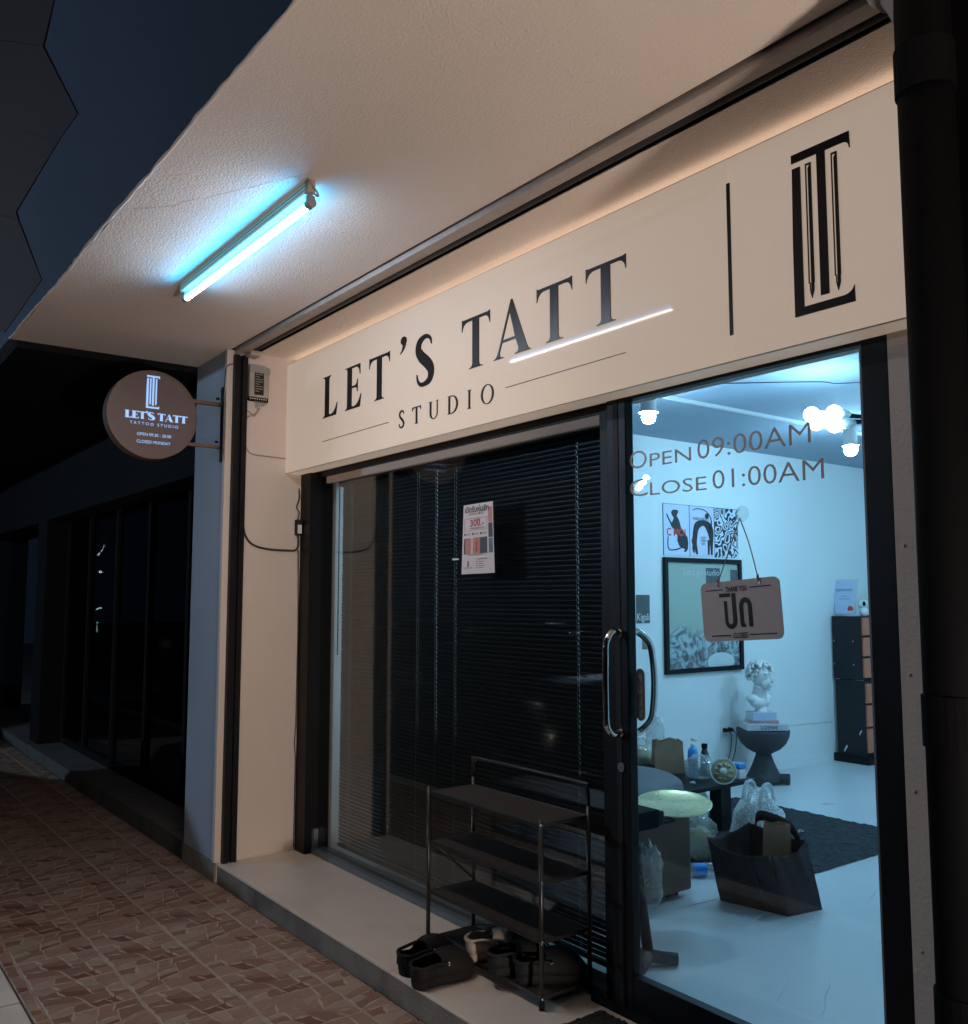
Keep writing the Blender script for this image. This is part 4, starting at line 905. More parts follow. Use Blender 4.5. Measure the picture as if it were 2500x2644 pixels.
for i in range(3): decal('print_line', [[(.22, .40-.035*i), (.78, .40-.035*i), (.78, .385-.035*i), (.22, .385-.035*i)]], lambda a, b, d: cm(a, b, .0014+d), 'posterlil', cf, .0004)
p = cm(.80, .17, .0016); bm = bmesh.new(); lathe(bm, [(.028, 0), (.024, -.003), (.001, -.003)], p, 20, 'Y'); obj('seal', bm, 'catred', cf)
quick('foot', 'acrylic', cf, (c0.x-.01, c1.x+.01, 5.575, 5.68, 1.3625, 1.366))
p = at_y(*z8(617, 430), 5.64); fgx, fgz = min(p.x, .44), 1.362
fg = thing('toy_figurine', 'small pale rounded toy figurine at the cabinet top corner', 'figurine', (fgx, 5.66, fgz))
bm = bmesh.new(); blob(bm, (fgx, 5.66, fgz+.042), (.040, .036, .044), 14); obj('body', bm, 'whitepl', fg)
bm = bmesh.new(); blob(bm, (fgx-.005, 5.66, fgz+.108), (.044, .040, .040), 16); hd = obj('head', bm, 'whitepl', fg)
bm = bmesh.new(); blob(bm, (fgx+.022, 5.632, fgz+.112), (.014, .012, .020), 12); obj('face_patch', bm, 'blackmatte', hd)
# ================================================================== PEDESTAL, BOOKS, BUST
PX, PY = .41, 4.20
M['charcoal'] = mat('charcoal_clay', (.035, .036, .040), .75, .2, 14, .25, 90)
pd = thing('bowl_pedestal', 'charcoal pedestal stool with a bowl shaped top and stub feet', 'pedestal', (PX, PY, .1))
bm = bmesh.new(); lathe(bm, [(.001, .505), (.170, .505), (.198, .512), (.202, .500), (.196, .455), (.172, .405), (.130, .362), (.080, .335), (.058, .325), (.060, .312), (.080, .255), (.110, .190), (.136, .140), (.140, .118), (.001, .118)], (PX, PY, 0), 40); obj('body', bm, 'charcoal', pd)
for an in (-65, 25, 150):
    d = Vector((math.cos(math.radians(an)), math.sin(math.radians(an)), 0)); bm = bmesh.new(); c = Vector((PX, PY, .142)); tube(bm, [c+d*.08, c+d*.19], [.036, .042], 16); obj('foot', bm, 'charcoal', pd)
def book(label, x, y, z, lx, ly, h, cover, rot, title=None):
    t = thing('book', label, 'book', (x, y, z), 'books stacked on the pedestal'); R = Matrix.Rotation(rot, 3, 'Z'); o = Vector((x, y, z))
    def bb(nm, m, a0, a1, b0, b1, z0, z1):
        bm = bmesh.new(); vs = bx(bm, a0, a1, b0, b1, z0, z1)
        for v in bm.verts: v.co = o+R@v.co
        return obj(nm, bm, m, t)
    bb('cover', cover, -lx/2, lx/2, -ly/2, ly/2, 0, .0035); bb('cover', cover, -lx/2, lx/2, -ly/2, ly/2, h-.0035, h); bb('pages', 'whitepl', -lx/2+.004, lx/2-.003, -ly/2+.004, ly/2-.004, .0036, h-.0036); sp_ = bb('spine', cover, lx/2-.0028, lx/2, -ly/2, ly/2, .0036, h-.0036)
    if title: text('lettering', title, o+R@Vector((lx/2+.0003, -.055, .009)), R@Vector((0, 1, 0)), (0, 0, 1), h*.62, 'ink', t, fit=.13, bold=.01)
M['bookwhite'] = mat('pale_book_cover', (.55, .56, .60), .5, .05, 14); M['bookpink'] = mat('pink_book_cover', (.50, .30, .27), .5, .05, 14); M['bookblue'] = mat('pale_blue_book_cover', (.45, .50, .66), .5, .05, 14)
book('pale thick book lettered LOEWE at the bottom of the stack on the pedestal', PX, PY, .5125, .25, .32, .046, 'bookwhite', -.62, 'LOEWE')
book('pinkish book in the middle of the stack under the bust', PX-.01, PY, .5585, .17, .23, .024, 'bookpink', -.75)
book('pale blue book on top of the stack directly under the bust', PX-.01, PY-.01, .5825, .15, .19, .058, 'bookblue', -.5)
bu = thing('plaster_bust', 'white plaster classical bust with curly hair on a stack of books', 'bust', (PX-.01, PY, .6405))
bm = bmesh.new(); bo = Vector((PX-.01, PY-.005, .6405)); fd = Vector((.62, -.05, 0)).normalized()   # face direction
sd = Vector((-fd.y, fd.x, 0)); P3 = lambda f, s, z: bo+(fd*f+sd*s)*1.32+Vector((0, 0, (z-.034*min(1, max(0, (z-.10)/.08)))*1.20)); rot = Matrix((fd, sd, Vector((0, 0, 1)))).transposed()
blob(bm, P3(-.005, 0, .062), (.060, .098, .052), 20, rot); blob(bm, P3(-.012, .060, .085), (.045, .045, .034), 14, rot); blob(bm, P3(-.012, -.060, .085), (.045, .045, .034), 14, rot)
tube(bm, [P3(-.015, 0, .08), P3(-.006, 0, .13), P3(.006, 0, .20)], [.064, .056, .056], 16)
blob(bm, P3(.004, 0, .262), (.073, .062, .086), 22, rot); blob(bm, P3(.042, 0, .215), (.036, .044, .042), 16, rot); blob(bm, P3(.066, 0, .186), (.016, .020, .015), 10, rot)
tube(bm, [P3(.076, 0, .280), P3(.083, 0, .262), P3(.096, 0, .238), P3(.084, 0, .226)], [.007, .009, .013, .009], 10); blob(bm, P3(.080, 0, .209), (.010, .019, .0065), 8, rot); blob(bm, P3(.079, 0, .199), (.009, .016, .006), 8, rot); blob(bm, P3(.066, .022, .285), (.016, .022, .008), 8, rot); blob(bm, P3(.066, -.022, .285), (.016, .022, .008), 8, rot)
for sg_ in (-1, 1): blob(bm, P3(-.005, sg_*.064, .250), (.014, .008, .022), 8, rot)
rc = random.Random(9)
for i in range(210):
    th = rc.uniform(-math.pi, math.pi); ph = rc.uniform(-.45, 1.5)
    if abs(th) < .80 and ph < .58: continue
    if abs(th) < 1.75 and ph < -.05: continue
    r = Vector((math.cos(ph)*math.cos(th)*.079-.006, math.cos(ph)*math.sin(th)*.071, math.sin(ph)*.086)); q_ = rc.uniform(.011, .019); blob(bm, P3(r.x+.006, r.y, .278+r.z), (q_, q_, q_*.8), 8)
o = obj('figure', bm, mat('plaster_white', (.72, .72, .70), .65, .05, 20), bu); md = o.modifiers.new('join', 'REMESH'); md.mode = 'VOXEL'; md.voxel_size = .0034; md.use_smooth_shade = True; ms = o.modifiers.new('soft', 'SMOOTH'); ms.iterations = 1; ms.factor = .5
bm = bmesh.new(); lathe(bm, [(.052, .6406), (.050, .648), (.042, .655), (.042, .69)], (bo.x, bo.y, 0), 24); obj('plinth', bm, 'whitepl', bu)
# wall socket and cable
a = onwall(1869, 1886); sk = thing('wall_socket', 'white wall socket with two black plugs behind the pedestal', 'socket', (WX, a.y, a.z))
quick('plate', 'whitepl', sk, (WX+.0005, WX+.010, a.y-.04, a.y+.09, a.z-.035, a.z+.035))
for dy_ in (-.01, .05):
    bm = bmesh.new(); lathe(bm, [(.017, WX+.0102), (.016, WX+.04), (.008, WX+.055)], (0, a.y+dy_, a.z+.005), 12, 'X'); obj('plug', bm, 'blackmatte', sk)
    bm = bmesh.new(); tube(bm, catmull([(WX+.05, a.y+dy_, a.z), (WX+.075, a.y+dy_+.01, a.z-.03), (WX+.06, a.y+dy_+.01, a.z-.16), (WX+.05, a.y+dy_-.03, a.z-.26), (WX+.04, a.y+dy_-.03, .105)], 6), .0035, 6); obj('cord', bm, 'blackmatte', sk)
pts = [onwall(2000, 1874), onwall(2040, 1873), onwall(2085, 1868), onwall(2125, 1864), onwall(2150, 1862)]
bm = bmesh.new(); tube(bm, catmull([(WX+.004, p.y, p.z) for p in [onwall(1900, 1882)]+pts], 6), .004, 6); tag(obj('wall_cable', bm, 'whitepl', None), 'white cable pinned low along the studio wall right of the pedestal', 'cable')
# ================================================================== COFFEE TABLE AND WHAT IS ON IT
i7 = lambda x, y: (1620+x*480/1831, 1830+y*480/1831)
TZ = .40
tb = thing('coffee_table', 'low black coffee table crowded with bags and bottles', 'table', (.9, 2.4, .1))
a = at_z(*i7(1262, 690), TZ); tx1, ty1 = a.x, a.y+.02; tx0, ty0 = .52, 1.95
quick('top', 'black', tb, (tx0, tx1, ty0, ty1, TZ-.022, TZ))
lgp = at_z(*i7(992, 762), TZ-.022)
for (x, y) in ((tx1-.09, min(lgp.y, ty1-.08)), (tx0+.05, ty1-.08), (tx0+.05, ty0+.06), (tx1-.09, ty0+.06)): quick('leg', 'black', tb, (x-.045, x+.045, y-.045, y+.045, .1, TZ-.022))
def on_table(px, py): return at_z(*i7(px, py), TZ)
M['bluegel'] = mat('blue_liquid', (.02, .28, .75), .15, .05, 20, coat=.6); M['labelblue'] = mat('navy_label', (.012, .03, .14), .4); M['kraft'] = mat('kraft_paper', (.34, .215, .13), .75, .12, 14, .2, 60); M['snack'] = mat('snack_filling', (.50, .42, .24), .7, .4, 40, .3, 60)
p = on_table(650, 640); pb = thing('pump_bottle', 'blue gel pump bottle with navy label on the coffee table', 'bottle', (p.x, p.y, TZ))
Hb = hz(*i7(650, 375), p.x, p.y)-TZ
bm = bmesh.new(); lathe(bm, [(.030, 0), (.033, .006), (.033, Hb*.80), (.026, Hb*.93), (.012, Hb)], (p.x, p.y, TZ), 22); obj('body', bm, 'bluegel', pb)
bm = bmesh.new(); lathe(bm, [(.0337, Hb*.30), (.0337, Hb*.68)], (p.x, p.y, TZ), 22); lb_ = obj('label', bm, 'labelblue', pb)
bm = bmesh.new(); lathe(bm, [(.013, Hb-.002), (.014, Hb+.018), (.005, Hb+.02), (.005, Hb+.045)], (p.x, p.y, TZ), 14); tube(bm, [(p.x-.01, p.y-.006, TZ+Hb+.048), (p.x+.026, p.y+.014, TZ+Hb+.044)], [.008, .005], 8); obj('pump', bm, 'whitepl', pb)
p = on_table(765, 600); db = thing('juice_bottle', 'short dark bottle with black cap next to the blue pump bottle', 'bottle', (p.x, p.y, TZ)); Hd = hz(*i7(762, 345), p.x, p.y)-TZ
bm = bmesh.new(); lathe(bm, [(.028, 0), (.030, .006), (.030, Hd*.55), (.018, Hd*.78), (.017, Hd*.86)], (p.x, p.y, TZ), 20); obj('body', bm, mat('dark_green_juice', (.02, .03, .018), .2, coat=.5), db)
bm = bmesh.new(); lathe(bm, [(.020, Hd*.83), (.020, Hd)], (p.x, p.y, TZ), 20, smooth=False); obj('cap', bm, 'blackmatte', db)
def crumple(bm, c, r, seed, amp=.16, n=18, squash=0.0):
    vs = blob(bm, c, r, n); rnd = random.Random(seed); ph = [(rnd.uniform(4, 11), rnd.uniform(4, 11), rnd.uniform(4, 11), rnd.uniform(0, 6)) for _ in range(6)]
    for v in vs:
        d = (v.co-Vector(c)); u = Vector((d.x/r[0], d.y/r[1], d.z/r[2])); s = (sum(abs(math.sin(u.x*a+u.y*b+u.z*e+f)) for a, b, e, f in ph)/6-.6)*1.5+.25*abs(math.sin(u.x*17+u.y*13+u.z*5))
        v.co = Vector(c)+d*(1+amp*s*1.6)
        if v.co.z < c[2]-r[2]*.82: v.co.z = c[2]-r[2]*.82
    return vs
# paper bag on table
def paperbag(label, x, y, z, wx, wy, h, rot, writing=None, tilt=0):
    t = thing('paper_bag', label, 'bag', (x, y, z)); R = Matrix.Rotation(rot, 3, 'Z'); o = Vector((x, y, z)); bm = bmesh.new(); rr = random.Random(int(h*1000))
    lv = [0, .33, .66, 1.0]; rings = []
    for l in lv:
        k = 1-.10*l; ring = []
        for (a, b) in ((-1, -1), (-.3, -1.0), (.35, -1), (1, -1), (1.0, 0), (1, 1), (.3, 1), (-.35, 1), (-1, 1), (-1, 0)):
            f = .72 if abs(a) == 1 and b == 0 else 1
            ring.append(bm.verts.new(o+R@Vector((a*wx/2*k*f+rr.uniform(-1, 1)*.006*l, b*wy/2*(1-.35*l)+rr.uniform(-1, 1)*.008*l, h*l+rr.uniform(-.012, .012)*(l == 1)))))
        rings.append(ring)
    for A, Bq in zip(rings, rings[1:]):
        for k in range(10): bm.faces.new((A[k], A[(k+1) % 10], Bq[(k+1) % 10], Bq[k]))
    bm.faces.new(rings[0]); ob = obj('bag', bm, 'kraft', t); md = ob.modifiers.new('t', 'SOLIDIFY'); md.thickness = .0025
    if writing: text('lettering', writing, o+R@Vector((-wx*.30, -wy/2-.003, h*.18)), R@Vector((1, 0, 0)), (0, 0, 1), .045, 'ink', t, fit=wx*.6)
    return t
p = on_table(400, 625); pb_h = hz(*i7(400, 300), p.x, p.y)-TZ
paperbag('crumpled brown paper bag standing on the coffee table', p.x, p.y, TZ, .20, .11, pb_h, math.radians(58))
p = on_table(300, 560); c = Vector((p.x, p.y, hz(*i7(320, 205), p.x, p.y)))
bm = bmesh.new(); crumple(bm, (c.x-.04, c.y+.02, (TZ+c.z+.05)/2), (.055, .06, (c.z+.05-TZ)/2/.9), 4, .35, 22); tag(obj('plastic_bag', bm, 'film', None), 'crumpled clear plastic bag poking up behind the brown paper bag', 'bag')
p = on_table(140, 570); sb = thing('snack_bag', 'clear bag of yellowish crackers at the left end of the coffee table', 'bag', (p.x, p.y, TZ))
bm = bmesh.new(); crumple(bm, (p.x, p.y, TZ+.062), (.085, .085, .075), 8, .2); obj('filling', bm, 'snack', sb); bm = bmesh.new(); crumple(bm, (p.x, p.y, TZ+.080), (.098, .098, .098), 12, .22, 22); obj('wrapper', bm, 'film', sb)
# fruit tub lying on its side towards the door
p = on_table(950, 742); rtb = .075; fdv = (CAM-p); fdv.z = 0; fdv.normalize(); ax = Vector((fdv.x*.95, fdv.y*.95, .28)).normalized()
c = Vector((p.x, p.y, TZ+rtb*.98)); ft = thing('fruit_tub', 'round clear tub of cut fruit tipped on its side with a white round label', 'food tub', (p.x, p.y, TZ))
q = Vector((0, 0, 1)).rotation_difference(ax).to_matrix()
def disc(prof, m, name, n=32):
    bm = bmesh.new(); lathe(bm, prof, (0, 0, 0), n, cap=(name != 'lid_rim'))
    for v in bm.verts: v.co = c+q@v.co
    return obj(name, bm, m, ft)
disc([(.060, -.045), (.070, .010), (.070, .012), (.001, .013)], 'snack', 'fruit'); disc([(.066, -.05), (.0765, .016), (.0765, .022), (.001, .024)], 'acrylic', 'tub'); disc([(.0725, .0245), (.078, .0245), (.078, .017), (.0725, .017), (.0725, .0245)], 'whitepl', 'lid_rim')
lb2 = disc([(.001, .0262), (.021, .0262), (.021, .0250)], 'whitepl', 'label')
for i in range(9):
    bm = bmesh.new(); an = i*.7; blob(bm, c+q@Vector((math.cos(an)*.045, math.sin(an)*.045, .012)), (.016, .013, .008), 8); obj('fruit_piece', bm, 'snack', ft)
p2_ = on_table(740, 690); bm = bmesh.new(); crumple(bm, (p2_.x-.02, p2_.y, TZ+.065), (.09, .075, .075), 21, .25, 22); tag(obj('plastic_wrap', bm, 'film', None), 'clear plastic wrap trailing from the fruit tub', 'wrap')
p = on_table(1100, 690); bp_ = thing('tissue_pack', 'small blue and white plastic pack at the right end of the coffee table', 'pack', (p.x, p.y, TZ))
bm = bmesh.new(); bx(bm, p.x-.035, p.x+.035, p.y-.04, p.y+.03, TZ+.0005, TZ+.065, .012); obj('pack', bm, 'whitepl', bp_); bm = bmesh.new(); bx(bm, p.x-.036, p.x+.036, p.y-.041, p.y+.031, TZ+.066, TZ+.10, .010); obj('cap', bm, 'bluegel', bp_)
p = on_table(150, 590); bm = bmesh.new(); crumple(bm, (p.x+.10, p.y-.06, TZ+.022), (.06, .05, .026), 31, .25); tag(obj('black_pouch', bm, 'blackmatte', None), 'small black pouch in front of the cracker bag', 'pouch')
# ================================================================== SOFA, TRAY, STAND
M['sofabrown'] = mat('brown_leatherette', (.10, .058, .040), .55, .15, 9, .12, 120); M['greyvelvet'] = mat('slate_velvet', (.075, .074, .088), .55, .2, 10, .25, 120); M['gold'] = mat('brass_tray', (.62, .56, .30), .28, .08, 9, metal=.85)
sf = thing('sofa', 'low brown sofa with a slate grey rounded cushion seen end on', 'sofa', (1.2, 1.2, .1))
bm = bmesh.new(); bx(bm, .42, 1.895, .76, 1.63, .13, .505, .02); obj('base', bm, 'sofabrown', sf)
bm = bmesh.new(); bx(bm, .42, 1.70, .76, .98, .506, .80, .05); obj('backrest', bm, 'sofabrown', sf)
for (x, y) in ((.50, .84), (1.80, .84), (.50, 1.55), (1.80, 1.55)): quick('leg', 'blackmatte', sf, (x-.04, x+.04, y-.04, y+.04, .1, .129))
bm = bmesh.new(); vs = blob(bm, (1.56, 1.36, .565), (.30, .50, .115), 28)
for v in vs:
    if v.co.z < .507: v.co.z = .507
obj('seat_cushion', bm, 'greyvelvet', sf)
tr_c = Vector((2.10, 1.28, .60)); tr_ = thing('brass_tray', 'round brass tray held out on a black stand beside the sofa', 'tray', tuple(tr_c))
bm = bmesh.new(); lathe(bm, [(.001, .004), (.125, .004), (.160, .016), (.168, .018), (.168, .015), (.158, .010), (.125, 0), (.001, 0)], tr_c, 44)
Rt_ = Matrix.Rotation(math.radians(8), 3, Vector((.8, .6, 0)).cross(Vector((0, 0, 1))).normalized())
Rt_ = Matrix.Rotation(math.radians(8), 3, (CAM-tr_c).cross(Vector((0, 0, 1))).normalized())
for v in bm.verts: v.co = tr_c+Rt_.transposed()@(v.co-tr_c)
obj('dish', bm, 'gold', tr_)
sn = thing('tattoo_stand', 'black tattoo armrest stand with a clamp head left of the brass tray', 'stand', (2.36, .82, .1))
quick('head', 'blackmatte', sn, (2.16, 2.30, .74, .975, .590, .665), bev=.012); quick('clamp', 'black', sn, (2.17, 2.25, .97, 1.055, .580, .640), bev=.008)
quick('tray_arm', 'black', sn, (2.18, 2.215, 1.05, 1.16, .572, .584))
bm = bmesh.new(); tube(bm, [(2.24, .88, .59), (2.29, .86, .36), (2.345, .845, .14)], .022, 12); obj('pole', bm, 'black', sn)
for (x, y, x2, y2) in ((2.345, .84, 2.42, .93), (2.345, .84, 2.20, .80), (2.345, .84, 2.40, .74)):
    bm = bmesh.new(); tube(bm, [(x, y, .135), ((x+x2)/2, (y+y2)/2, .128), (x2, y2, .124)], [.026, .024, .0235], 12); obj('foot', bm, 'charcoal', sn)
bm = bmesh.new(); crumple(bm, (2.30, .905, .40), (.045, .05, .13), 44, .3, 20); tag(obj('plastic_sleeve', bm, 'film', None), 'torn clear plastic sleeve wrapped round the black stand', 'plastic')
# ================================================================== TOTE BAG
M['tote'] = mat('dark_plum_canvas', (.075, .056, .056), .95, .25, 24, .9, 190, spec=.08)
tt = thing('tote_bag', 'open dark plum canvas tote bag standing on the studio floor', 'bag', (2.2, 1.9, .1))
fb = [Vector((2.015, 1.690, .1)), Vector((2.345, 1.752, .1)), Vector((2.380, 1.955, .1)), Vector((2.05, 1.895, .1))]
c6 = lambda x, y: (1550+x*950/1876, 1650+y*950/1876)
tl_ = Vector((1.985, 1.640, hz(*c6(568, 1012), 1.985, 1.64))); fm = Vector((2.36, 1.72, .372)); tr2 = Vector((2.325, 1.925, .405)); bk = Vector((2.03, 1.90, .435))
top = [tl_, Vector((2.285, 1.700, .362)), tr2, bk]
def side(a0, a1, b0, b1, n=24, mrows=14, bow=0.0, seed=0):
    bm = bmesh.new(); g = []; rr = random.Random(seed); nrm = (a1-a0).cross(Vector((0, 0, 1))).normalized()
    for i in range(n+1):
        col_ = []
        for j in range(mrows+1):
            s, t = i/n, j/mrows; p = a0.lerp(a1, s).lerp(b0.lerp(b1, s), t); p = p+nrm*(bow*math.sin(math.pi*s)*t+(.007*math.sin(s*9+seed)+.004*math.sin(s*21+t*5+seed*2))*t+.005*math.sin(t*7+s*4)*math.sin(math.pi*t))+Vector((0, 0, -.028*math.sin(math.pi*s)*t**2))
            col_.append(bm.verts.new(p))
        g.append(col_)
    for i in range(n):
        for j in range(mrows): bm.faces.new((g[i][j], g[i+1][j], g[i+1][j+1], g[i][j+1])).smooth = True
    o = obj('panel', bm, 'tote', tt); md = o.modifiers.new('t', 'SOLIDIFY'); md.thickness = .004; return o
for i in range(4): side(fb[i], fb[(i+1) % 4], top[i], top[(i+1) % 4], bow=(.030, .02, .03, .02)[i], seed=i)
bm = bmesh.new(); prism(bm, [(p.x, p.y) for p in fb], .003, lambda a, b, d: Vector((a, b, .1015+d))); obj('bottom', bm, 'tote', tt)
def strap(pts, wv_=.020):
    bm = bmesh.new(); P = catmull(pts, 7); A = [];
    for i, p in enumerate(P):
        p = Vector(p); A.append((bm.verts.new(p+Vector((0, 0, wv_))), bm.verts.new(p-Vector((0, 0, wv_)))))
    for (a, b), (c_, d) in zip(A, A[1:]): bm.faces.new((a, b, d, c_)).smooth = True
    o = obj('strap', bm, 'tote', tt); md = o.modifiers.new('t', 'SOLIDIFY'); md.thickness = .006
strap([(2.06, 1.905, .37), (2.065, 1.905, .44), (2.09, 1.905, .475), (2.17, 1.92, .468), (2.24, 1.93, .445), (2.28, 1.935, .40), (2.30, 1.935, .36)], .024)
for s in (.30, .72):
    a, b = fb[0].lerp(fb[1], s), top[0].lerp(top[1], s); bm = bmesh.new(); tube(bm, [a+Vector((0, -.010, .01)), a.lerp(b, .5)+Vector((0, -.030, -.006)), b+Vector((0, -.032, -.026))], .0035, 6); obj('seam', bm, 'tote', tt)
paperbag('brown paper bag with black writing standing inside the tote bag', 2.205, 1.870, .106, .13, .08, .36, math.radians(35), 'go.')
p = at_x(*i7(1290, 1080), 1.80); wb = thing('carrier_bag', 'translucent white plastic carrier bag behind the tote bag', 'bag', (1.80, p.y, .1))
zt_ = hz(*i7(1230, 800), 1.80, p.y); bm = bmesh.new(); crumple(bm, (1.80, p.y, .1+(zt_-.1)*.45), (.12, .15, (zt_-.1)*.5), 55, .22, 24); obj('body', bm, 'filmwhite', wb)
bm = bmesh.new()
for dx_ in (-.05, .06): tube(bm, catmull([(1.80+dx_, p.y-.06, zt_-.05), (1.80+dx_, p.y-.03, zt_+.03), (1.80+dx_, p.y+.03, zt_+.03), (1.80+dx_, p.y+.06, zt_-.05)], 6), .010, 8)
obj('handle', bm, 'filmwhite', wb)
bm = bmesh.new(); crumple(bm, (1.80, p.y+.03, .24), (.085, .09, .12), 61, .15); obj('contents', bm, 'kraft', wb)
# under the table: snack packets and bottles
p = at_z(*i7(725, 1500), .1); sk2 = thing('snack_packet', 'tall yellowish snack packet in clear film on the floor beside the sofa', 'bag', (p.x, p.y, .1)); hh = hz(*i7(700, 1060), p.x, p.y)-.1
bm = bmesh.new(); crumple(bm, (p.x, p.y, .1+hh*.34), (.075, .065, hh*.40), 71, .2); obj('contents', bm, 'snack', sk2); bm = bmesh.new(); crumple(bm, (p.x, p.y, .1+hh*.47), (.085, .075, hh*.55), 73, .24, 24); obj('film', bm, 'film', sk2)
p = at_z(*i7(760, 1650), .1); wbp = thing('water_bottle_pack', 'clear water bottle with blue label lying on the floor beside the tote', 'bottle', (p.x, p.y, .1))
d = Vector((.45, .9, 0)).normalized(); c = Vector((p.x, p.y, .134)); bm = bmesh.new(); tube(bm, [c-d*.09, c-d*.08, c+d*.06, c+d*.09, c+d*.10], [.026, .033, .033, .014, .013], 18); obj('bottle', bm, 'film', wbp); bm = bmesh.new(); tube(bm, [c-d*.06, c+d*.005], .0338, 18, cap=False); obj('label', bm, 'bluegel', wbp)
p = at_z(*i7(900, 1235), .1); bm = bmesh.new(); crumple(bm, (p.x-.1, p.y-.1, .1+.13), (.08, .09, .155), 81, .2); tag(obj('white_sack', bm, 'filmwhite', None), 'pale crumpled sack between the sofa and the table leg', 'sack')
# rug and scissors
M['rug'] = mat('black_shag_rug', (.022, .024, .028), .95, .35, 40, .8, 160)
bm = bmesh.new(); nx, ny = 70, 80; rr = random.Random(4); g = [[bm.verts.new((.62+1.42*i/nx+rr.uniform(-.004, .004), 2.02+1.56*j/ny+rr.uniform(-.004, .004), .104+rr.uniform(.002, .012)*(0 if i in (0, nx) or j in (0, ny) else 1))) for j in range(ny+1)] for i in range(nx+1)]
for i in range(nx):
    for j in range(ny): bm.faces.new((g[i][j], g[i+1][j], g[i+1][j+1], g[i][j+1]))
bx(bm, .625, 2.035, 2.025, 3.575, .1025, .1042)
tag(obj('rug', bm, 'rug', None), 'black shaggy rug on the pale studio floor', 'rug')
p = at_z(*i7(1670, 1215), .118); ss = thing('scissors', 'small steel scissors lying on the black rug', 'scissors', (p.x, p.y, .118))
for s in (-1, 1):
    bm = bmesh.new(); u = Vector((.62, -.78, 0)); v = Vector((.78, .62, 0)); o = Vector((p.x, p.y, .120)); tube(bm, [o+u*.03+v*s*.004, o+u*.10+v*(-s)*.006], [.005, .0015], 6); tube(bm, [o+u*.03+v*s*.004, o-u*.01+v*s*.016], .003, 6); tube(bm, [o-u*.028+v*s*.026+(u*math.cos(t)*.02+v*math.sin(t)*.014) for t in [k*math.pi/6 for k in range(12)]], .003, 6, closed=True); obj('blade', bm, 'chrome', ss)
# ================================================================== NEIGHBOURING SHOP
nb = thing('neighbour_shop', 'unlit neighbouring shopfront with dark glazed doors left of the pillar', 'shopfront', (-2.5, .3, 0))
quick('lintel', 'blackmatte', nb, (-9, -.512, .10, .60, 2.30, 2.90)); quick('canopy', 'blackmatte', nb, (-9, -.512, -1.0, .095, 2.885, 3.0)); quick('step', mat('dark_concrete', (.10, .095, .09), .9, .4, 9, .6, 70, stain=.9), nb, (-9, -.509, .02, .60, -.01, .10))
quick('upper_wall', 'navy', nb, (-12, -1.605, -1.036, .6, 3.002, 8.0)); quick('floor', 'concrete', nb, (-9, -.512, .602, 3.5, 0, .09)); quick('back_wall', 'darkpaint', nb, (-9, -.512, 3.5, 3.6, .1, 2.9))
quick('wall_pier', 'blackmatte', nb, (-5.4, -5.0, .10, .60, .101, 2.299)); quick('wall_pier', 'blackmatte', nb, (-9, -8.6, .10, .60, .101, 2.299))
xs = [-.56, -1.45, -2.35, -3.25, -4.15, -4.98]
for x in xs: quick('mullion', 'blackmatte', nb, (x-.03, x+.03, .30, .36, .101, 2.299))
for a, b in zip(xs[1:], xs): quick('pane', 'darkglass', nb, (a+.03, b-.03, .325, .331, .16, 2.299)); quick('bottom_rail', 'blackmatte', nb, (a+.03, b-.03, .305, .355, .101, .16))
fl = thing('fairy_lights', 'string of tiny white fairy lights glinting behind the dark neighbouring glass', 'lights', (-2.4, .55, 1.0))
M['fairy'] = mat('fairy_glow', (.8, .8, .8), .4, emit=(.75, .95, .85), es=60.0); r8 = lambda x, y: at_y(x*620/775, 1200+y*900/1125, .55)
rl = random.Random(6)
bm = bmesh.new(); bmw = bmesh.new()
for path in ([(270, 255), (268, 290), (258, 310)], [(335, 262), (325, 280), (316, 292)], [(285, 370), (262, 378), (242, 395)], [(240, 413), (285, 406)], [(242, 462), (262, 468), (300, 470), (325, 462)], [(322, 345), (326, 348)], [(270, 345), (272, 350)], [(315, 508), (313, 540)]):
    P = catmull([(float(a), float(b)) for a, b in path], 5); W3 = [r8(a+rl.uniform(-2, 2), b+rl.uniform(-2, 2)) for a, b in P]
    for p in W3: blob(bm, p, (rl.uniform(.003, .007),)*3, 6)
    tube(bmw, W3, .001, 4)
o = obj('tiny_bulbs', bm, 'fairy', fl); o['kind'] = 'stuff'; tube(bmw, [r8(270, 255), at_y(216, 1150, .55)], .001, 4); o = obj('flex', bmw, 'wire', fl); o['kind'] = 'stuff'
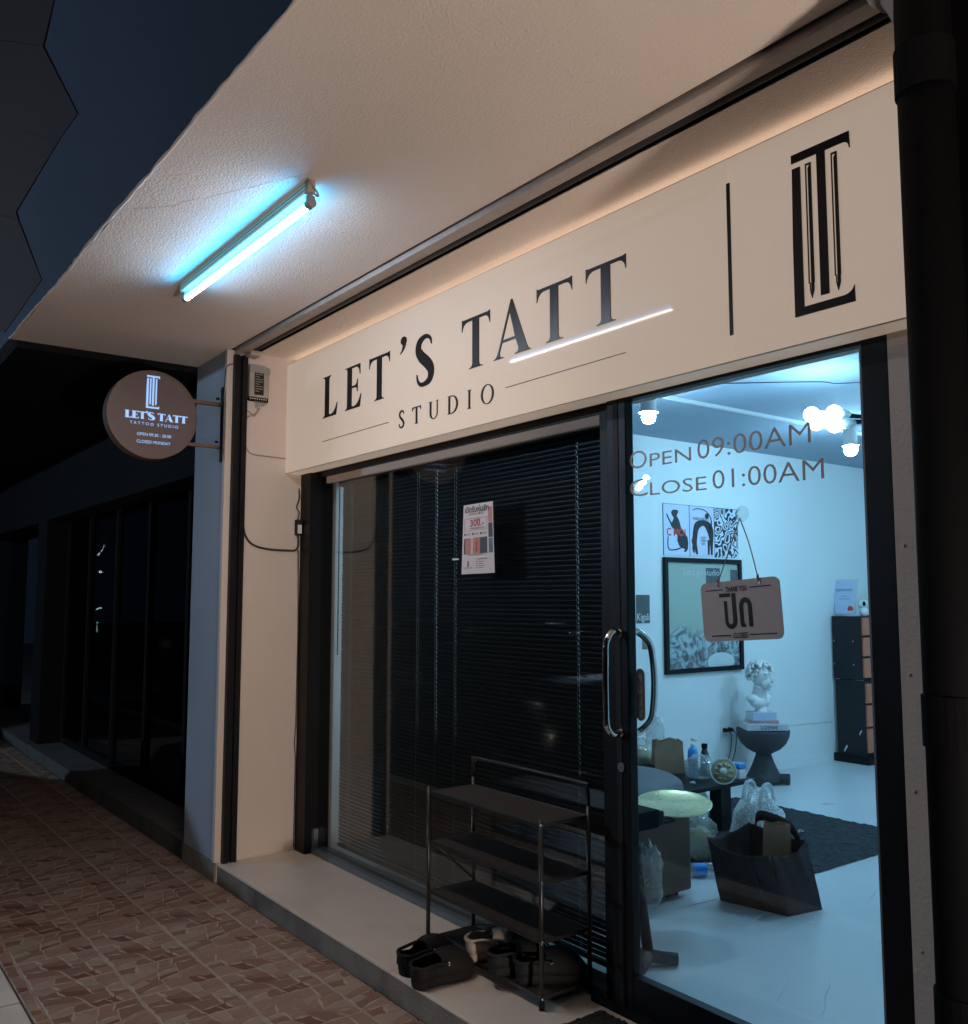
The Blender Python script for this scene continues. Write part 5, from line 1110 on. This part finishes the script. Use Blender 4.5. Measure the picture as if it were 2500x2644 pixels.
# ================================================================== PARKED CAR (seen only mirrored in the window)
M['carpaint'] = mat('black_car_paint', (.010, .010, .012), .25, .05, 3, coat=1.0); M['tyre'] = mat('tyre_rubber', (.02, .02, .02), .85, .1, 40)
KX, KY0, KY1, KG = -2.8, -3.45, -1.72, -.13
car = thing('parked_car', 'dark saloon car parked along the kerb in front of the shop', 'car', (KX, (KY0+KY1)/2, KG))
prof = [(-2.15, .32), (-2.12, .62), (-2.0, .72), (-1.1, .90), (-.95, .93), (1.25, .98), (1.95, .96), (2.10, .80), (2.12, .40), (2.05, .24), (-2.05, .22)]
def body(prof, y0, y1, inset_, name, m):
    bm = bmesh.new(); ym = (y0+y1)/2; hw_ = (y1-y0)/2
    secs = [(-1, .90, .06), (-.94, .985, .0), (-.5, 1.0, .0), (.5, 1.0, 0), (.94, .985, 0), (1, .90, .06)]; R = []
    for s, k, dn in secs: R.append([bm.verts.new((KX+x*k, ym+s*hw_-(inset_*(z-prof[-1][1]) if inset_ else 0)*s, KG+(z-dn if z > .6 else z+dn*.5))) for x, z in prof])
    for A, Bq in zip(R, R[1:]):
        for i in range(len(prof)): bm.faces.new((A[i], A[(i+1) % len(prof)], Bq[(i+1) % len(prof)], Bq[i])).smooth = True
    bm.faces.new(R[0]); bm.faces.new(list(reversed(R[-1]))); return obj(name, bm, m, car)
body(prof, KY0, KY1, 0, 'body', 'carpaint')
body([(-1.05, .92), (-.45, 1.33), (-.20, 1.40), (.75, 1.41), (1.05, 1.36), (1.62, .97)], KY0+.06, KY1-.06, .32, 'cabin', 'darkglass')
body([(-.42, 1.345), (-.20, 1.412), (.75, 1.422), (1.03, 1.37)], KY0+.19, KY1-.19, 0, 'roof', 'carpaint')
quick('belt_trim', 'chrome', car, (KX-.95, KX+1.5, KY1-.004, KY1+.004, KG+.935, KG+.952))
for x in (-.35, .65): bm = bmesh.new(); tube(bm, catmull([(KX+x, KY1-.006, KG+.80), (KX+x+.03, KY1+.03, KG+.81), (KX+x+.17, KY1+.03, KG+.81), (KX+x+.20, KY1-.006, KG+.80)], 6), .011, 8); obj('door_handle', bm, 'chrome', car)
bm = bmesh.new(); blob(bm, (KX-.68, KY1+.13, KG+1.02), (.09, .10, .075), 16); mi_ = obj('wing_mirror', bm, 'greypl', car); bm = bmesh.new(); tube(bm, [(KX-.68, KY1-.03, KG+.96), (KX-.68, KY1+.09, KG+.99)], .02, 8); obj('mirror_arm', bm, 'carpaint', mi_)
for x in (-1.35, 1.32):
    for y, s in ((KY0+.10, -1), (KY1-.10, 1)):
        bm = bmesh.new(); lathe(bm, [(.19, -.09), (.30, -.10), (.315, -.06), (.315, .06), (.30, .10), (.19, .09)], (KX+x, y, KG+.315), 32, 'Y'); wv_ = obj('wheel', bm, 'tyre', car)
        bm = bmesh.new(); lathe(bm, [(.001, s*.085), (.05, s*.09), (.12, s*.07), (.19, s*.085), (.20, s*.06), (.001, s*.05)], (KX+x, y, KG+.315), 24, 'Y'); obj('rim', bm, 'chrome', wv_)
for y in (KY0+.30, KY1-.30): quick('headlight', 'whitepl', car, (KX-2.10, KX-2.02, y-.15, y+.15, KG+.56, KG+.66)); quick('tail_light', 'darkpaint', car, (KX+2.04, KX+2.115, y-.15, y+.15, KG+.66, KG+.78))
shade_car = car.copy(); COL.objects.link(shade_car); shade_car.location = car.location+Vector((-4.55, -.04, 0)); shade_car['label'] = 'second dark saloon car added out of view to shade the far pavement'  # duplicate car, added out of view only to shade the far pavement
car['group'] = shade_car['group'] = 'cars parked along the kerb'
for chd in list(car.children):
    k_ = chd.copy(); COL.objects.link(k_); k_.parent = shade_car
    for gc_ in list(chd.children): g_ = gc_.copy(); COL.objects.link(g_); g_.parent = k_
# ================================================================== STREET LAMP across the road (its glint shows in the door glass)
sp_o = Vector((-4.5, -7.1, 3.24)); sl_ = thing('street_lamp', 'slim street lamp with a cold white tube across the road', 'street lamp', (-4.5, -7.4, -.13))
M['streetglow'] = mat('cold_tube', (.9, .9, .9), .3, emit=(.52, .74, 1.0), es=STREET_E)
bm = bmesh.new(); lathe(bm, [(.06, -.13), (.05, .3), (.035, 3.4)], (-4.5, -7.4, 0), 14); obj('pole', bm, 'darkpaint', sl_)
bm = bmesh.new(); tube(bm, [(-4.5, -7.4, 3.36), (-4.5, -7.15, 3.34)], .022, 8); bx(bm, -4.62, -4.38, -7.20, -7.06, 3.345, 3.39, .01); obj('lamp_head', bm, 'darkpaint', sl_)
bm = bmesh.new(); tube(bm, [(-4.60, -7.13, 3.14), (-4.40, -7.13, 3.30)], .036, 14); obj('lamp_tube', bm, 'streetglow', sl_)

# ================================================================== FLOODLIGHT further along the pavement, washing the soffit
M['floodglow'] = mat('warm_flood_glow', (.9, .9, .9), .3, emit=(1.0, .86, .755), es=FLOOD_E)
fo = Vector((7.0, -1.02, .30)); fd_ = (Vector((1.2, -.35, 2.9))-fo).normalized(); sd_ = fd_.cross(Vector((0, 0, 1))).normalized(); ud_ = sd_.cross(fd_)
fld = thing('floodlight', 'warm floodlight on the pavement aimed up under the soffit', 'floodlight', (7.0, -.95, 0))
def fbox(name, m, a0, a1, b0, b1, c0_, c1_):
    bm = bmesh.new(); bx(bm, a0, a1, b0, b1, c0_, c1_, .004)
    for v in bm.verts: v.co = fo+fd_*v.co.x+sd_*v.co.y+ud_*v.co.z
    return obj(name, bm, m, fld)
fbox('housing', 'blackmatte', -.08, -.006, -.125, .125, -.095, .095); fbox('lens', 'floodglow', -.005, .0, -.11, .11, -.08, .08)
bm = bmesh.new(); tube(bm, [(7.03, -.95, 0), (7.03, -.95, .26)], .015, 10); lathe(bm, [(.11, 0), (.11, .012), (.02, .03)], (7.03, -.95, 0), 20); obj('stand', bm, 'blackmatte', fld)
